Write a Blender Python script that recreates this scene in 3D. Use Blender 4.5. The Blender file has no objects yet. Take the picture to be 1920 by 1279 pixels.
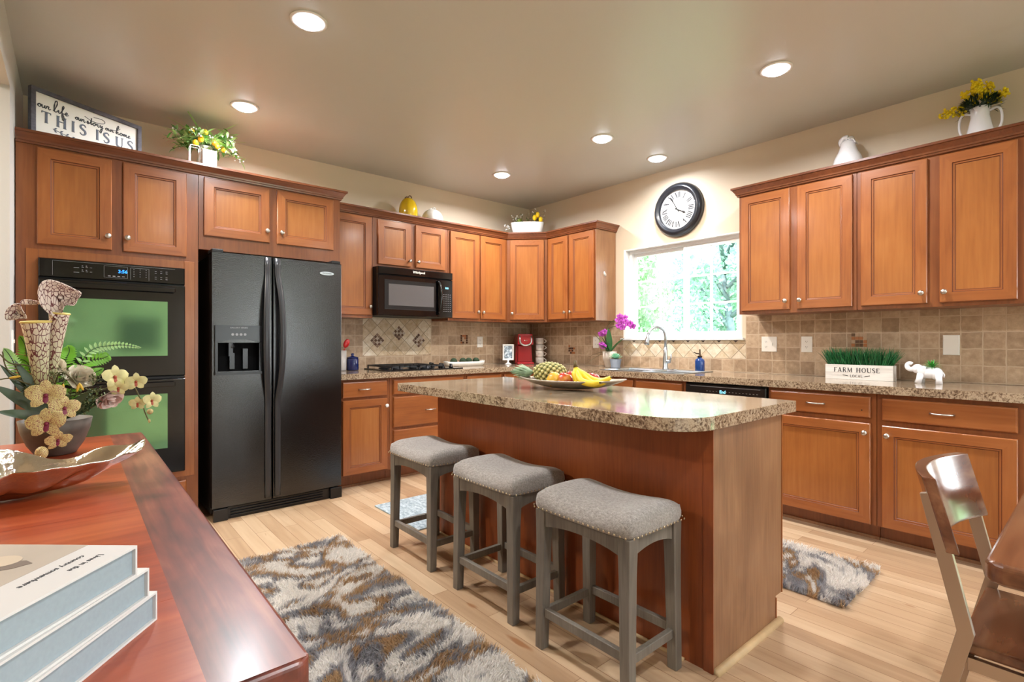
import bpy, bmesh, math, random
from mathutils import Vector, Matrix
R_ = random.Random(7)
PI = math.pi
SC = bpy.context.scene
COL = SC.collection

# ------------------------------------------------------------ camera, world, big lights, exposure
YAW = math.radians(40.6)
cam = bpy.data.objects.new('camera', bpy.data.cameras.new('camera'))
COL.objects.link(cam)
cam.location = (-4.147, -4.515, 1.171)
cam.rotation_euler = (PI/2, 0, -YAW)
cam.data.lens = 18.0
cam.data.sensor_width = 36.0
cam.data.clip_start = 0.02
SC.camera = cam
SC.view_settings.view_transform = 'Standard'
SC.view_settings.look = 'None'
SC.view_settings.gamma = 1.0
SC.view_settings.use_curve_mapping = False
SC.view_settings.exposure = 0.18

W = bpy.data.worlds.new('overcast_sky'); SC.world = W; W.use_nodes = True
_n = W.node_tree.nodes; _l = W.node_tree.links
_bg = _n['Background']
_tc = _n.new('ShaderNodeTexCoord'); _sx = _n.new('ShaderNodeSeparateXYZ'); _cr = _n.new('ShaderNodeValToRGB')
_l.new(_tc.outputs['Generated'], _sx.inputs[0]); _l.new(_sx.outputs['Z'], _cr.inputs[0]); _l.new(_cr.outputs[0], _bg.inputs[0])
_cr.color_ramp.elements[0].position = 0.0; _cr.color_ramp.elements[0].color = (0.90, 0.97, 1.0, 1)
_cr.color_ramp.elements[1].position = 0.6; _cr.color_ramp.elements[1].color = (0.74, 0.87, 1.0, 1)
_bg.inputs[1].default_value = 12.5

def area(name, loc, rot, sx, sy, power, col=(1, 1, 1), spread=PI, shape='RECTANGLE'):
    d = bpy.data.lights.new(name, 'AREA'); d.shape = shape; d.size = sx; d.size_y = sy
    d.energy = power; d.color = col; d.spread = spread
    o = bpy.data.objects.new(name, d); COL.objects.link(o); o.location = loc; o.rotation_euler = rot
    return o
# daylight through the real window openings: kitchen window, patio door in the right wall, patio door in the rear wall
def portal(name, loc, rot, sx, sy):
    o = area(name, loc, rot, sx, sy, 1.0); o.data.cycles.is_portal = True; return o
portal('daylight_kitchen_window', (0.125, -1.98, 1.63), (0, PI/2, 0), 0.95, 1.2)
portal('daylight_side_patio', (0.13, -6.4, 1.05), (0, PI/2, 0), 2.1, 2.1)
portal('daylight_rear_patio', (-1.2, -9.13, 1.1), (PI/2, 0, 0), 1.6, 2.1)

sun = bpy.data.objects.new('sun', bpy.data.lights.new('sun', 'SUN')); COL.objects.link(sun)
sun.data.energy = 15.0; sun.data.angle = math.radians(12); sun.data.color = (1.0, 0.97, 0.9)
sun.rotation_euler = Vector((0.66, -0.06, -0.75)).to_track_quat('-Z', 'Y').to_euler()

# ------------------------------------------------------------ materials
def new_mat(name):
    m = bpy.data.materials.new(name); m.use_nodes = True
    return m, m.node_tree, m.node_tree.nodes['Principled BSDF']
def N(t, typ, **kw):
    n = t.nodes.new(typ)
    for k, v in kw.items():
        if k in n.inputs: n.inputs[k].default_value = v
        else: setattr(n, k, v)
    return n
def s2l(c):
    return tuple((x/255/12.92 if x/255 <= 0.04045 else ((x/255+0.055)/1.055)**2.4) for x in c) + (1.0,)
def plain(name, rgb, rough=0.5, metal=0.0, coat=0.0, var=0.0, scale=20, bump=0.0, bscale=60, spec=0.5, trans=0.0, emit=None, es=0.0, sss=0.0):
    """rgb as sRGB 0-255"""
    m, t, b = new_mat(name)
    c = s2l(rgb)
    b.inputs['Base Color'].default_value = c
    b.inputs['Roughness'].default_value = rough
    b.inputs['Metallic'].default_value = metal
    b.inputs['Coat Weight'].default_value = coat
    b.inputs['Coat Roughness'].default_value = 0.08
    b.inputs['Specular IOR Level'].default_value = spec
    if trans: b.inputs['Transmission Weight'].default_value = trans
    if emit:
        b.inputs['Emission Color'].default_value = s2l(emit); b.inputs['Emission Strength'].default_value = es
    tc = N(t, 'ShaderNodeTexCoord')
    if var:
        no = N(t, 'ShaderNodeTexNoise', Scale=scale, Detail=4.0); t.links.new(tc.outputs['Object'], no.inputs['Vector'])
        r = N(t, 'ShaderNodeValToRGB'); t.links.new(no.outputs['Fac'], r.inputs[0])
        r.color_ramp.elements[0].position = 0.3; r.color_ramp.elements[1].position = 0.7
        r.color_ramp.elements[0].color = tuple(x*(1-var) for x in c[:3]) + (1,)
        r.color_ramp.elements[1].color = tuple(min(1, x*(1+var)) for x in c[:3]) + (1,)
        t.links.new(r.outputs[0], b.inputs['Base Color'])
    if bump:
        no = N(t, 'ShaderNodeTexNoise', Scale=bscale, Detail=3.0); t.links.new(tc.outputs['Object'], no.inputs['Vector'])
        bp = N(t, 'ShaderNodeBump', Strength=bump, Distance=0.003); t.links.new(no.outputs['Fac'], bp.inputs['Height'])
        t.links.new(bp.outputs[0], b.inputs['Normal'])
    return m
def ramp(t, stops):
    r = N(t, 'ShaderNodeValToRGB'); e = r.color_ramp.elements
    while len(e) < len(stops): e.new(0.5)
    for i, (p, c) in enumerate(stops): e[i].position = p; e[i].color = s2l(c)
    return r
def wood(name, dark, mid, light, grain='Z', rough=0.3, coat=0.35, fine=1.0, blotch=1.0, spec=0.5, cr=0.15):
    m, t, b = new_mat(name)
    tc = N(t, 'ShaderNodeTexCoord')
    mp = N(t, 'ShaderNodeMapping'); t.links.new(tc.outputs['Object'], mp.inputs[0])
    g = {'X': (0.06, 1, 1), 'Y': (1, 0.06, 1), 'Z': (1, 1, 0.06)}[grain]
    mp.inputs['Scale'].default_value = tuple(x*70*fine for x in g)
    n1 = N(t, 'ShaderNodeTexNoise', Scale=1.0, Detail=5.0, Distortion=0.4); t.links.new(mp.outputs[0], n1.inputs['Vector'])
    mp2 = N(t, 'ShaderNodeMapping'); t.links.new(tc.outputs['Object'], mp2.inputs[0])
    mp2.inputs['Scale'].default_value = tuple((0.35 if x < 1 else 1)*5*blotch for x in g)
    n2 = N(t, 'ShaderNodeTexNoise', Scale=1.0, Detail=3.0, Distortion=0.8); t.links.new(mp2.outputs[0], n2.inputs['Vector'])
    mx = N(t, 'ShaderNodeMath', operation='MULTIPLY_ADD'); t.links.new(n1.outputs['Fac'], mx.inputs[0]); mx.inputs[1].default_value = 0.42
    s = N(t, 'ShaderNodeMath', operation='MULTIPLY'); t.links.new(n2.outputs['Fac'], s.inputs[0]); s.inputs[1].default_value = 0.58
    t.links.new(s.outputs[0], mx.inputs[2])
    r = ramp(t, [(0.33, dark), (0.5, mid), (0.68, light)]); t.links.new(mx.outputs[0], r.inputs[0])
    t.links.new(r.outputs[0], b.inputs['Base Color'])
    b.inputs['Roughness'].default_value = rough
    b.inputs['Coat Weight'].default_value = coat; b.inputs['Coat Roughness'].default_value = cr
    b.inputs['Specular IOR Level'].default_value = spec
    bp = N(t, 'ShaderNodeBump', Strength=0.08, Distance=0.002); t.links.new(n1.outputs['Fac'], bp.inputs['Height']); t.links.new(bp.outputs[0], b.inputs['Normal'])
    return m
CABV = wood('maple_vertical', (136, 76, 36), (154, 90, 44), (166, 102, 54), 'Z', 0.33, 0.35)
CABX = wood('maple_grain_x', (134, 75, 36), (152, 88, 43), (164, 100, 53), 'X', 0.33, 0.35)
CABY = wood('maple_grain_y', (134, 75, 36), (152, 88, 43), (164, 100, 53), 'Y', 0.33, 0.35)
CARC = wood('maple_carcass', (114, 60, 29), (132, 74, 37), (146, 86, 45), 'Z', 0.35, 0.3)
PANL = wood('maple_panel', (148, 88, 42), (162, 100, 49), (172, 111, 58), 'Z', 0.3, 0.35, blotch=0.8)
GLZ = plain('dark_glaze', (112, 58, 30), 0.4)
CROWN = wood('crown_wood', (88, 46, 26), (112, 62, 36), (128, 74, 44), 'X', 0.3, 0.3)
ENDP = wood('laminate_end_panel', (122, 84, 56), (142, 101, 69), (158, 117, 82), 'Z', 0.45, 0.05, blotch=1.3)
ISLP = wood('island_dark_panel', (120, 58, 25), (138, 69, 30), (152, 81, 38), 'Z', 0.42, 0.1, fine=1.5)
REDX = wood('redwood_planks', (110, 36, 14), (152, 62, 28), (178, 88, 46), 'X', 0.32, 0.3, fine=0.6, blotch=0.9, cr=0.2)
REDY = wood('redwood_border', (62, 24, 20), (112, 52, 40), (158, 96, 74), 'Y', 0.36, 0.3, fine=0.8, blotch=1.8, cr=0.2)
DINX = wood('dining_wood', (76, 42, 26), (108, 66, 42), (132, 88, 58), 'X', 0.25, 0.5, fine=0.5, blotch=1.4)
DINV = wood('chair_wood', (74, 40, 26), (104, 62, 42), (142, 98, 70), 'X', 0.2, 0.7, fine=0.4, blotch=2.2)
GREYW = wood('grey_stained_wood', (88, 82, 74), (110, 103, 93), (126, 119, 109), 'Z', 0.5, 0.05, fine=1.6)
FRAMEW = wood('weathered_frame', (58, 58, 66), (84, 84, 94), (112, 112, 124), 'X', 0.7, 0.0)
NICKEL = plain('brushed_nickel', (200, 196, 190), 0.28, 1.0)
STEEL = plain('brushed_steel', (188, 196, 202), 0.3, 1.0, var=0.08, scale=40)
CHROME = plain('bright_chrome', (225, 228, 232), 0.12, 1.0)
CHAIRM = plain('chair_metal', (186, 170, 156), 0.36, 1.0)
WHITE = plain('white_paint', (238, 238, 236), 0.35)
VINYL = plain('white_vinyl', (240, 243, 245), 0.35)
CER = plain('white_glazed_ceramic', (240, 240, 244), 0.15, coat=0.6)
PLAST = plain('white_plastic', (236, 233, 226), 0.35)
BLACKG = plain('black_gloss', (8, 8, 10), 0.12, coat=0.15)
BLACKM = plain('black_matte', (14, 14, 16), 0.5)
BLACKS = plain('black_satin', (17, 17, 19), 0.28)
IRON = plain('cast_iron', (30, 32, 36), 0.45, bump=0.3, bscale=300)
DARK = plain('dark_recess', (6, 6, 7), 0.4)
INK = plain('dark_print', (52, 54, 58), 0.6)
GREYPR = plain('grey_print', (150, 152, 156), 0.5)
BLUED = plain('blue_display', (20, 60, 150), 0.3, emit=(40, 140, 255), es=2.5)
CYAND = plain('cyan_display', (120, 200, 230), 0.3, emit=(130, 215, 245), es=1.6)
MWGLASS = plain('microwave_mesh_window', (92, 92, 94), 0.22, coat=0.6, var=0.1, scale=300)
WALL = plain('cream_wall_paint', (226, 212, 190), 0.6, bump=0.15, bscale=160)
WALLG = plain('pale_grey_wall_paint', (196, 194, 190), 0.6, bump=0.15, bscale=160)
WALLY = plain('warm_yellow_wall_paint', (234, 212, 178), 0.6)
CEIL = plain('taupe_ceiling_paint', (198, 199, 194), 0.36, bump=0.12, bscale=220, spec=0.6)
LEAFG = plain('leaf_green', (74, 128, 44), 0.45, var=0.35, scale=30)
LEAFD = plain('leaf_dark_green', (36, 62, 32), 0.4, var=0.3, scale=25)
LEAFS = plain('leaf_sage', (104, 120, 70), 0.55, var=0.35, scale=60)
FERN = plain('fern_green', (120, 186, 50), 0.4, var=0.25, scale=14)
LIME = plain('fern_pale', (168, 212, 138), 0.4, var=0.2, scale=14)
STEM = plain('stem_brown_green', (88, 84, 48), 0.6)
YELF = plain('yellow_glaze', (236, 196, 14), 0.12, coat=0.7, var=0.08, scale=6)
LEMON = plain('lemon_skin', (244, 206, 30), 0.35, bump=0.2, bscale=200)
YFLOW = plain('mimosa_yellow', (240, 216, 20), 0.6, var=0.15, scale=40)
GOLD = plain('mustard_yellow', (214, 176, 60), 0.5)

def speckle(name, axis=None):
    m, t, b = new_mat(name)
    tc = N(t, 'ShaderNodeTexCoord')
    n1 = N(t, 'ShaderNodeTexNoise', Scale=85.0, Detail=8.0, Roughness=0.75, Distortion=0.6)
    n2 = N(t, 'ShaderNodeTexNoise', Scale=9.0, Detail=3.0, Distortion=1.0)
    t.links.new(tc.outputs['Object'], n1.inputs['Vector']); t.links.new(tc.outputs['Object'], n2.inputs['Vector'])
    a = N(t, 'ShaderNodeMath', operation='MULTIPLY_ADD'); t.links.new(n1.outputs['Fac'], a.inputs[0]); a.inputs[1].default_value = 0.8
    s = N(t, 'ShaderNodeMath', operation='MULTIPLY'); t.links.new(n2.outputs['Fac'], s.inputs[0]); s.inputs[1].default_value = 0.2; t.links.new(s.outputs[0], a.inputs[2])
    r = ramp(t, [(0.36, (54, 42, 34)), (0.44, (106, 86, 68)), (0.50, (152, 132, 108)), (0.56, (192, 174, 148)), (0.64, (132, 108, 84))])
    t.links.new(a.outputs[0], r.inputs[0]); t.links.new(r.outputs[0], b.inputs['Base Color'])
    b.inputs['Roughness'].default_value = 0.14; b.inputs['Specular IOR Level'].default_value = 0.6; b.inputs['Coat Weight'].default_value = 0.5; b.inputs['Coat Roughness'].default_value = 0.08
    bp = N(t, 'ShaderNodeBump', Strength=0.03, Distance=0.0015); t.links.new(n1.outputs['Fac'], bp.inputs['Height']); t.links.new(bp.outputs[0], b.inputs['Normal'])
    return m
GRAN = speckle('speckled_laminate')

def tiles(name, axis, size, cols, mortar, rot=0.0, off=(0, 0), msz=0.004, rough=0.55, wob=0.009):
    """square tiles on a vertical wall; axis: wall runs along X or Y"""
    m, t, b = new_mat(name)
    tc = N(t, 'ShaderNodeTexCoord'); sp = N(t, 'ShaderNodeSeparateXYZ'); cb = N(t, 'ShaderNodeCombineXYZ')
    t.links.new(tc.outputs['Object'], sp.inputs[0]); t.links.new(sp.outputs[axis], cb.inputs[0]); t.links.new(sp.outputs['Z'], cb.inputs[1])
    mp = N(t, 'ShaderNodeMapping'); t.links.new(cb.outputs[0], mp.inputs[0])
    mp.vector_type = 'POINT'; mp.inputs['Location'].default_value = (off[0], off[1], 0)
    mp2 = N(t, 'ShaderNodeMapping'); t.links.new(mp.outputs[0], mp2.inputs[0]); mp2.inputs['Rotation'].default_value = (0, 0, rot)
    br = N(t, 'ShaderNodeTexBrick', offset=0.0, squash=1.0)
    dn = N(t, 'ShaderNodeTexNoise', Scale=22.0, Detail=2.0); t.links.new(tc.outputs['Object'], dn.inputs['Vector'])
    dm = N(t, 'ShaderNodeVectorMath', operation='SCALE'); t.links.new(dn.outputs['Color'], dm.inputs[0]); dm.inputs['Scale'].default_value = wob
    da = N(t, 'ShaderNodeVectorMath', operation='ADD'); t.links.new(mp2.outputs[0], da.inputs[0]); t.links.new(dm.outputs[0], da.inputs[1])
    br.inputs['Scale'].default_value = 1.0; br.inputs['Mortar Size'].default_value = msz; br.inputs['Mortar Smooth'].default_value = 0.3
    br.inputs['Brick Width'].default_value = size; br.inputs['Row Height'].default_value = size
    br.inputs['Color1'].default_value = (0, 0, 0, 1); br.inputs['Color2'].default_value = (1, 1, 1, 1); br.inputs['Mortar'].default_value = (0.5, 0.5, 0.5, 1)
    t.links.new(da.outputs[0], br.inputs['Vector'])
    no = N(t, 'ShaderNodeTexNoise', Scale=28.0, Detail=6.0, Roughness=0.65); t.links.new(tc.outputs['Object'], no.inputs['Vector'])
    ad = N(t, 'ShaderNodeMath', operation='MULTIPLY_ADD'); t.links.new(br.outputs['Color'], ad.inputs[0]); ad.inputs[1].default_value = 0.30
    mu = N(t, 'ShaderNodeMath', operation='MULTIPLY'); t.links.new(no.outputs['Fac'], mu.inputs[0]); mu.inputs[1].default_value = 0.70; t.links.new(mu.outputs[0], ad.inputs[2])
    r = ramp(t, [(0.28, cols[0]), (0.5, cols[1]), (0.72, cols[2])]); t.links.new(ad.outputs[0], r.inputs[0])
    mx = N(t, 'ShaderNodeMix', data_type='RGBA'); t.links.new(br.outputs['Fac'], mx.inputs[0]); t.links.new(r.outputs[0], mx.inputs[6]); mx.inputs[7].default_value = s2l(mortar)
    t.links.new(mx.outputs[2], b.inputs['Base Color']); b.inputs['Roughness'].default_value = rough
    inv = N(t, 'ShaderNodeMath', operation='MULTIPLY_ADD'); t.links.new(br.outputs['Fac'], inv.inputs[0]); inv.inputs[1].default_value = -1.0
    mu2 = N(t, 'ShaderNodeMath', operation='MULTIPLY'); t.links.new(no.outputs['Fac'], mu2.inputs[0]); mu2.inputs[1].default_value = 0.5; t.links.new(mu2.outputs[0], inv.inputs[2])
    bp = N(t, 'ShaderNodeBump', Strength=0.5, Distance=0.004); t.links.new(inv.outputs[0], bp.inputs['Height']); t.links.new(bp.outputs[0], b.inputs['Normal'])
    return m
TAN = [(150, 124, 98), (178, 152, 124), (204, 180, 152)]; CRM = [(188, 162, 126), (212, 194, 166), (232, 222, 204)]
MOS = [(84, 56, 40), (130, 100, 80), (196, 176, 160)]

def floor_mat():
    m, t, b = new_mat('maple_strip_floor')
    tc = N(t, 'ShaderNodeTexCoord'); sp = N(t, 'ShaderNodeSeparateXYZ'); cb = N(t, 'ShaderNodeCombineXYZ')
    t.links.new(tc.outputs['Object'], sp.inputs[0]); t.links.new(sp.outputs['Y'], cb.inputs[0]); t.links.new(sp.outputs['X'], cb.inputs[1])
    br = N(t, 'ShaderNodeTexBrick', offset=0.37, squash=1.0)
    br.offset_frequency = 2
    br.inputs['Scale'].default_value = 1.0; br.inputs['Mortar Size'].default_value = 0.0015; br.inputs['Mortar Smooth'].default_value = 0.5
    br.inputs['Brick Width'].default_value = 0.83; br.inputs['Row Height'].default_value = 0.0826
    br.inputs['Color1'].default_value = (0, 0, 0, 1); br.inputs['Color2'].default_value = (1, 1, 1, 1)
    t.links.new(cb.outputs[0], br.inputs['Vector'])
    mp = N(t, 'ShaderNodeMapping'); t.links.new(tc.outputs['Object'], mp.inputs[0]); mp.inputs['Scale'].default_value = (26, 2.0, 1)
    no = N(t, 'ShaderNodeTexNoise', Scale=1.0, Detail=5.0, Distortion=0.6); t.links.new(mp.outputs[0], no.inputs['Vector'])
    ad = N(t, 'ShaderNodeMath', operation='MULTIPLY_ADD'); t.links.new(br.outputs['Color'], ad.inputs[0]); ad.inputs[1].default_value = 0.4
    mu = N(t, 'ShaderNodeMath', operation='MULTIPLY'); t.links.new(no.outputs['Fac'], mu.inputs[0]); mu.inputs[1].default_value = 0.6; t.links.new(mu.outputs[0], ad.inputs[2])
    r = ramp(t, [(0.15, (160, 128, 98)), (0.45, (186, 156, 124)), (0.8, (206, 180, 148))]); t.links.new(ad.outputs[0], r.inputs[0])
    # small dark mineral streaks
    mp2 = N(t, 'ShaderNodeMapping'); t.links.new(tc.outputs['Object'], mp2.inputs[0]); mp2.inputs['Scale'].default_value = (14, 3.2, 1)
    n2 = N(t, 'ShaderNodeTexNoise', Scale=1.0, Detail=2.0); t.links.new(mp2.outputs[0], n2.inputs['Vector'])
    r2 = ramp(t, [(0.70, (0, 0, 0)), (0.76, (255, 255, 255))]); t.links.new(n2.outputs['Fac'], r2.inputs[0])
    m1 = N(t, 'ShaderNodeMix', data_type='RGBA'); t.links.new(r2.outputs[0], m1.inputs[0]); t.links.new(r.outputs[0], m1.inputs[6]); m1.inputs[7].default_value = s2l((150, 106, 72))
    mx = N(t, 'ShaderNodeMix', data_type='RGBA'); t.links.new(br.outputs['Fac'], mx.inputs[0]); t.links.new(m1.outputs[2], mx.inputs[6]); mx.inputs[7].default_value = s2l((128, 92, 62))
    t.links.new(mx.outputs[2], b.inputs['Base Color'])
    b.inputs['Roughness'].default_value = 0.3; b.inputs['Coat Weight'].default_value = 0.25; b.inputs['Coat Roughness'].default_value = 0.2
    return m
FLOORM = floor_mat()
def fridge_mat():
    m, t, b = new_mat('textured_black_enamel')
    b.inputs['Base Color'].default_value = s2l((12, 13, 15)); b.inputs['Roughness'].default_value = 0.18; b.inputs['Specular IOR Level'].default_value = 0.9
    tc = N(t, 'ShaderNodeTexCoord'); no = N(t, 'ShaderNodeTexNoise', Scale=210.0, Detail=3.0); t.links.new(tc.outputs['Object'], no.inputs['Vector'])
    bp = N(t, 'ShaderNodeBump', Strength=0.4, Distance=0.002); t.links.new(no.outputs['Fac'], bp.inputs['Height']); t.links.new(bp.outputs[0], b.inputs['Normal'])
    return m
FRID = fridge_mat()
def fabric(name, a, b_, sc=700):
    m, t, b = new_mat(name)
    tc = N(t, 'ShaderNodeTexCoord'); mp = N(t, 'ShaderNodeMapping'); t.links.new(tc.outputs['Object'], mp.inputs[0]); mp.inputs['Scale'].default_value = (1, 0.5, 1)
    no = N(t, 'ShaderNodeTexNoise', Scale=sc, Detail=2.0); t.links.new(mp.outputs[0], no.inputs['Vector'])
    n2 = N(t, 'ShaderNodeTexNoise', Scale=150.0, Detail=4.0, Roughness=0.7); t.links.new(mp.outputs[0], n2.inputs['Vector'])
    ad = N(t, 'ShaderNodeMath', operation='ADD'); t.links.new(no.outputs['Fac'], ad.inputs[0]); t.links.new(n2.outputs['Fac'], ad.inputs[1])
    hf = N(t, 'ShaderNodeMath', operation='MULTIPLY'); t.links.new(ad.outputs[0], hf.inputs[0]); hf.inputs[1].default_value = 0.5
    r = ramp(t, [(0.38, a), (0.62, b_)]); t.links.new(hf.outputs[0], r.inputs[0]); t.links.new(r.outputs[0], b.inputs['Base Color'])
    b.inputs['Roughness'].default_value = 0.9; b.inputs['Sheen Weight'].default_value = 0.3
    bp = N(t, 'ShaderNodeBump', Strength=0.4, Distance=0.001); t.links.new(no.outputs['Fac'], bp.inputs['Height']); t.links.new(bp.outputs[0], b.inputs['Normal'])
    return m
LINEN = fabric('grey_linen', (112, 106, 100), (172, 166, 160))
MATF = fabric('blue_grey_mat', (110, 130, 142), (190, 204, 210), 60)
def shag_mat():
    m, t, b = new_mat('shag_pile')
    tc = N(t, 'ShaderNodeTexCoord'); mp = N(t, 'ShaderNodeMapping'); t.links.new(tc.outputs['Object'], mp.inputs[0]); mp.inputs['Scale'].default_value = (1.9, 3.3, 0)
    mp.inputs['Rotation'].default_value = (0, 0, 0.5)
    no = N(t, 'ShaderNodeTexNoise', Scale=1.0, Detail=3.5, Distortion=1.3, Roughness=0.6); t.links.new(mp.outputs[0], no.inputs['Vector'])
    r = ramp(t, [(0.30, (252, 248, 242)), (0.445, (252, 248, 242)), (0.462, (182, 180, 182)), (0.49, (160, 160, 166)), (0.51, (200, 166, 124)), (0.54, (194, 158, 114)), (0.56, (250, 246, 240))])
    t.links.new(no.outputs['Fac'], r.inputs[0])
    n2 = N(t, 'ShaderNodeTexNoise', Scale=170.0, Detail=1.0); t.links.new(tc.outputs['Object'], n2.inputs['Vector'])
    r2 = ramp(t, [(0.3, (228, 228, 228)), (0.7, (255, 255, 255))]); t.links.new(n2.outputs['Fac'], r2.inputs[0])
    mx = N(t, 'ShaderNodeMix', data_type='RGBA', blend_type='MULTIPLY'); mx.inputs[0].default_value = 1.0
    t.links.new(r.outputs[0], mx.inputs[6]); t.links.new(r2.outputs[0], mx.inputs[7]); t.links.new(mx.outputs[2], b.inputs['Base Color'])
    b.inputs['Roughness'].default_value = 0.75; b.inputs['Sheen Weight'].default_value = 0.3
    tl = N(t, 'ShaderNodeBsdfTranslucent'); t.links.new(mx.outputs[2], tl.inputs['Color']); ms = N(t, 'ShaderNodeMixShader'); ms.inputs[0].default_value = 0.45
    t.links.new(b.outputs[0], ms.inputs[1]); t.links.new(tl.outputs[0], ms.inputs[2]); t.links.new(ms.outputs[0], t.nodes['Material Output'].inputs[0])
    return m
SHAG = shag_mat()
def vein_mat(name, base, tip, vein, scale, thr, stretch=(1, 1, 0.5), zlo=0, zhi=1):
    m, t, b = new_mat(name)
    tc = N(t, 'ShaderNodeTexCoord'); mp = N(t, 'ShaderNodeMapping'); t.links.new(tc.outputs['Object'], mp.inputs[0]); mp.inputs['Scale'].default_value = stretch
    v = N(t, 'ShaderNodeTexVoronoi', feature='DISTANCE_TO_EDGE', Scale=scale); t.links.new(mp.outputs[0], v.inputs['Vector'])
    r = ramp(t, [(thr, (0, 0, 0)), (thr*1.6, (255, 255, 255))]); t.links.new(v.outputs['Distance'], r.inputs[0])
    sp = N(t, 'ShaderNodeSeparateXYZ'); t.links.new(tc.outputs['Object'], sp.inputs[0])
    mr = N(t, 'ShaderNodeMapRange'); mr.inputs['From Min'].default_value = zlo; mr.inputs['From Max'].default_value = zhi; t.links.new(sp.outputs['Z'], mr.inputs['Value'])
    g = N(t, 'ShaderNodeMix', data_type='RGBA'); t.links.new(mr.outputs[0], g.inputs[0]); g.inputs[6].default_value = s2l(base); g.inputs[7].default_value = s2l(tip)
    mx = N(t, 'ShaderNodeMix', data_type='RGBA'); t.links.new(r.outputs[0], mx.inputs[0]); mx.inputs[6].default_value = s2l(vein); t.links.new(g.outputs[2], mx.inputs[7])
    t.links.new(mx.outputs[2], b.inputs['Base Color']); b.inputs['Roughness'].default_value = 0.5
    return m
PITCH = vein_mat('pitcher_plant_veins', (158, 170, 84), (236, 220, 210), (104, 44, 48), 105, 0.05, (1, 1, 0.45), 0.12, 0.50)
ORCH = vein_mat('speckled_orchid', (222, 214, 142), (226, 218, 150), (150, 98, 76), 330, 0.075, (1, 1, 1))
def glass_mat(name='window_glass'):
    m = bpy.data.materials.new(name); m.use_nodes = True; t = m.node_tree; t.nodes.clear()
    o = N(t, 'ShaderNodeOutputMaterial'); tr = N(t, 'ShaderNodeBsdfTransparent'); gl = N(t, 'ShaderNodeBsdfGlossy'); gl.inputs['Roughness'].default_value = 0.0
    fr = N(t, 'ShaderNodeFresnel', IOR=1.45); mx = N(t, 'ShaderNodeMixShader')
    t.links.new(fr.outputs[0], mx.inputs[0]); t.links.new(tr.outputs[0], mx.inputs[1]); t.links.new(gl.outputs[0], mx.inputs[2]); t.links.new(mx.outputs[0], o.inputs[0])
    return m
GLASS = glass_mat()
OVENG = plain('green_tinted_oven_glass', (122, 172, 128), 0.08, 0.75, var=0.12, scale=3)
GLOW = plain('lit_lens', (255, 255, 255), 0.5, emit=(240, 246, 255), es=14.0)

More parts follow.
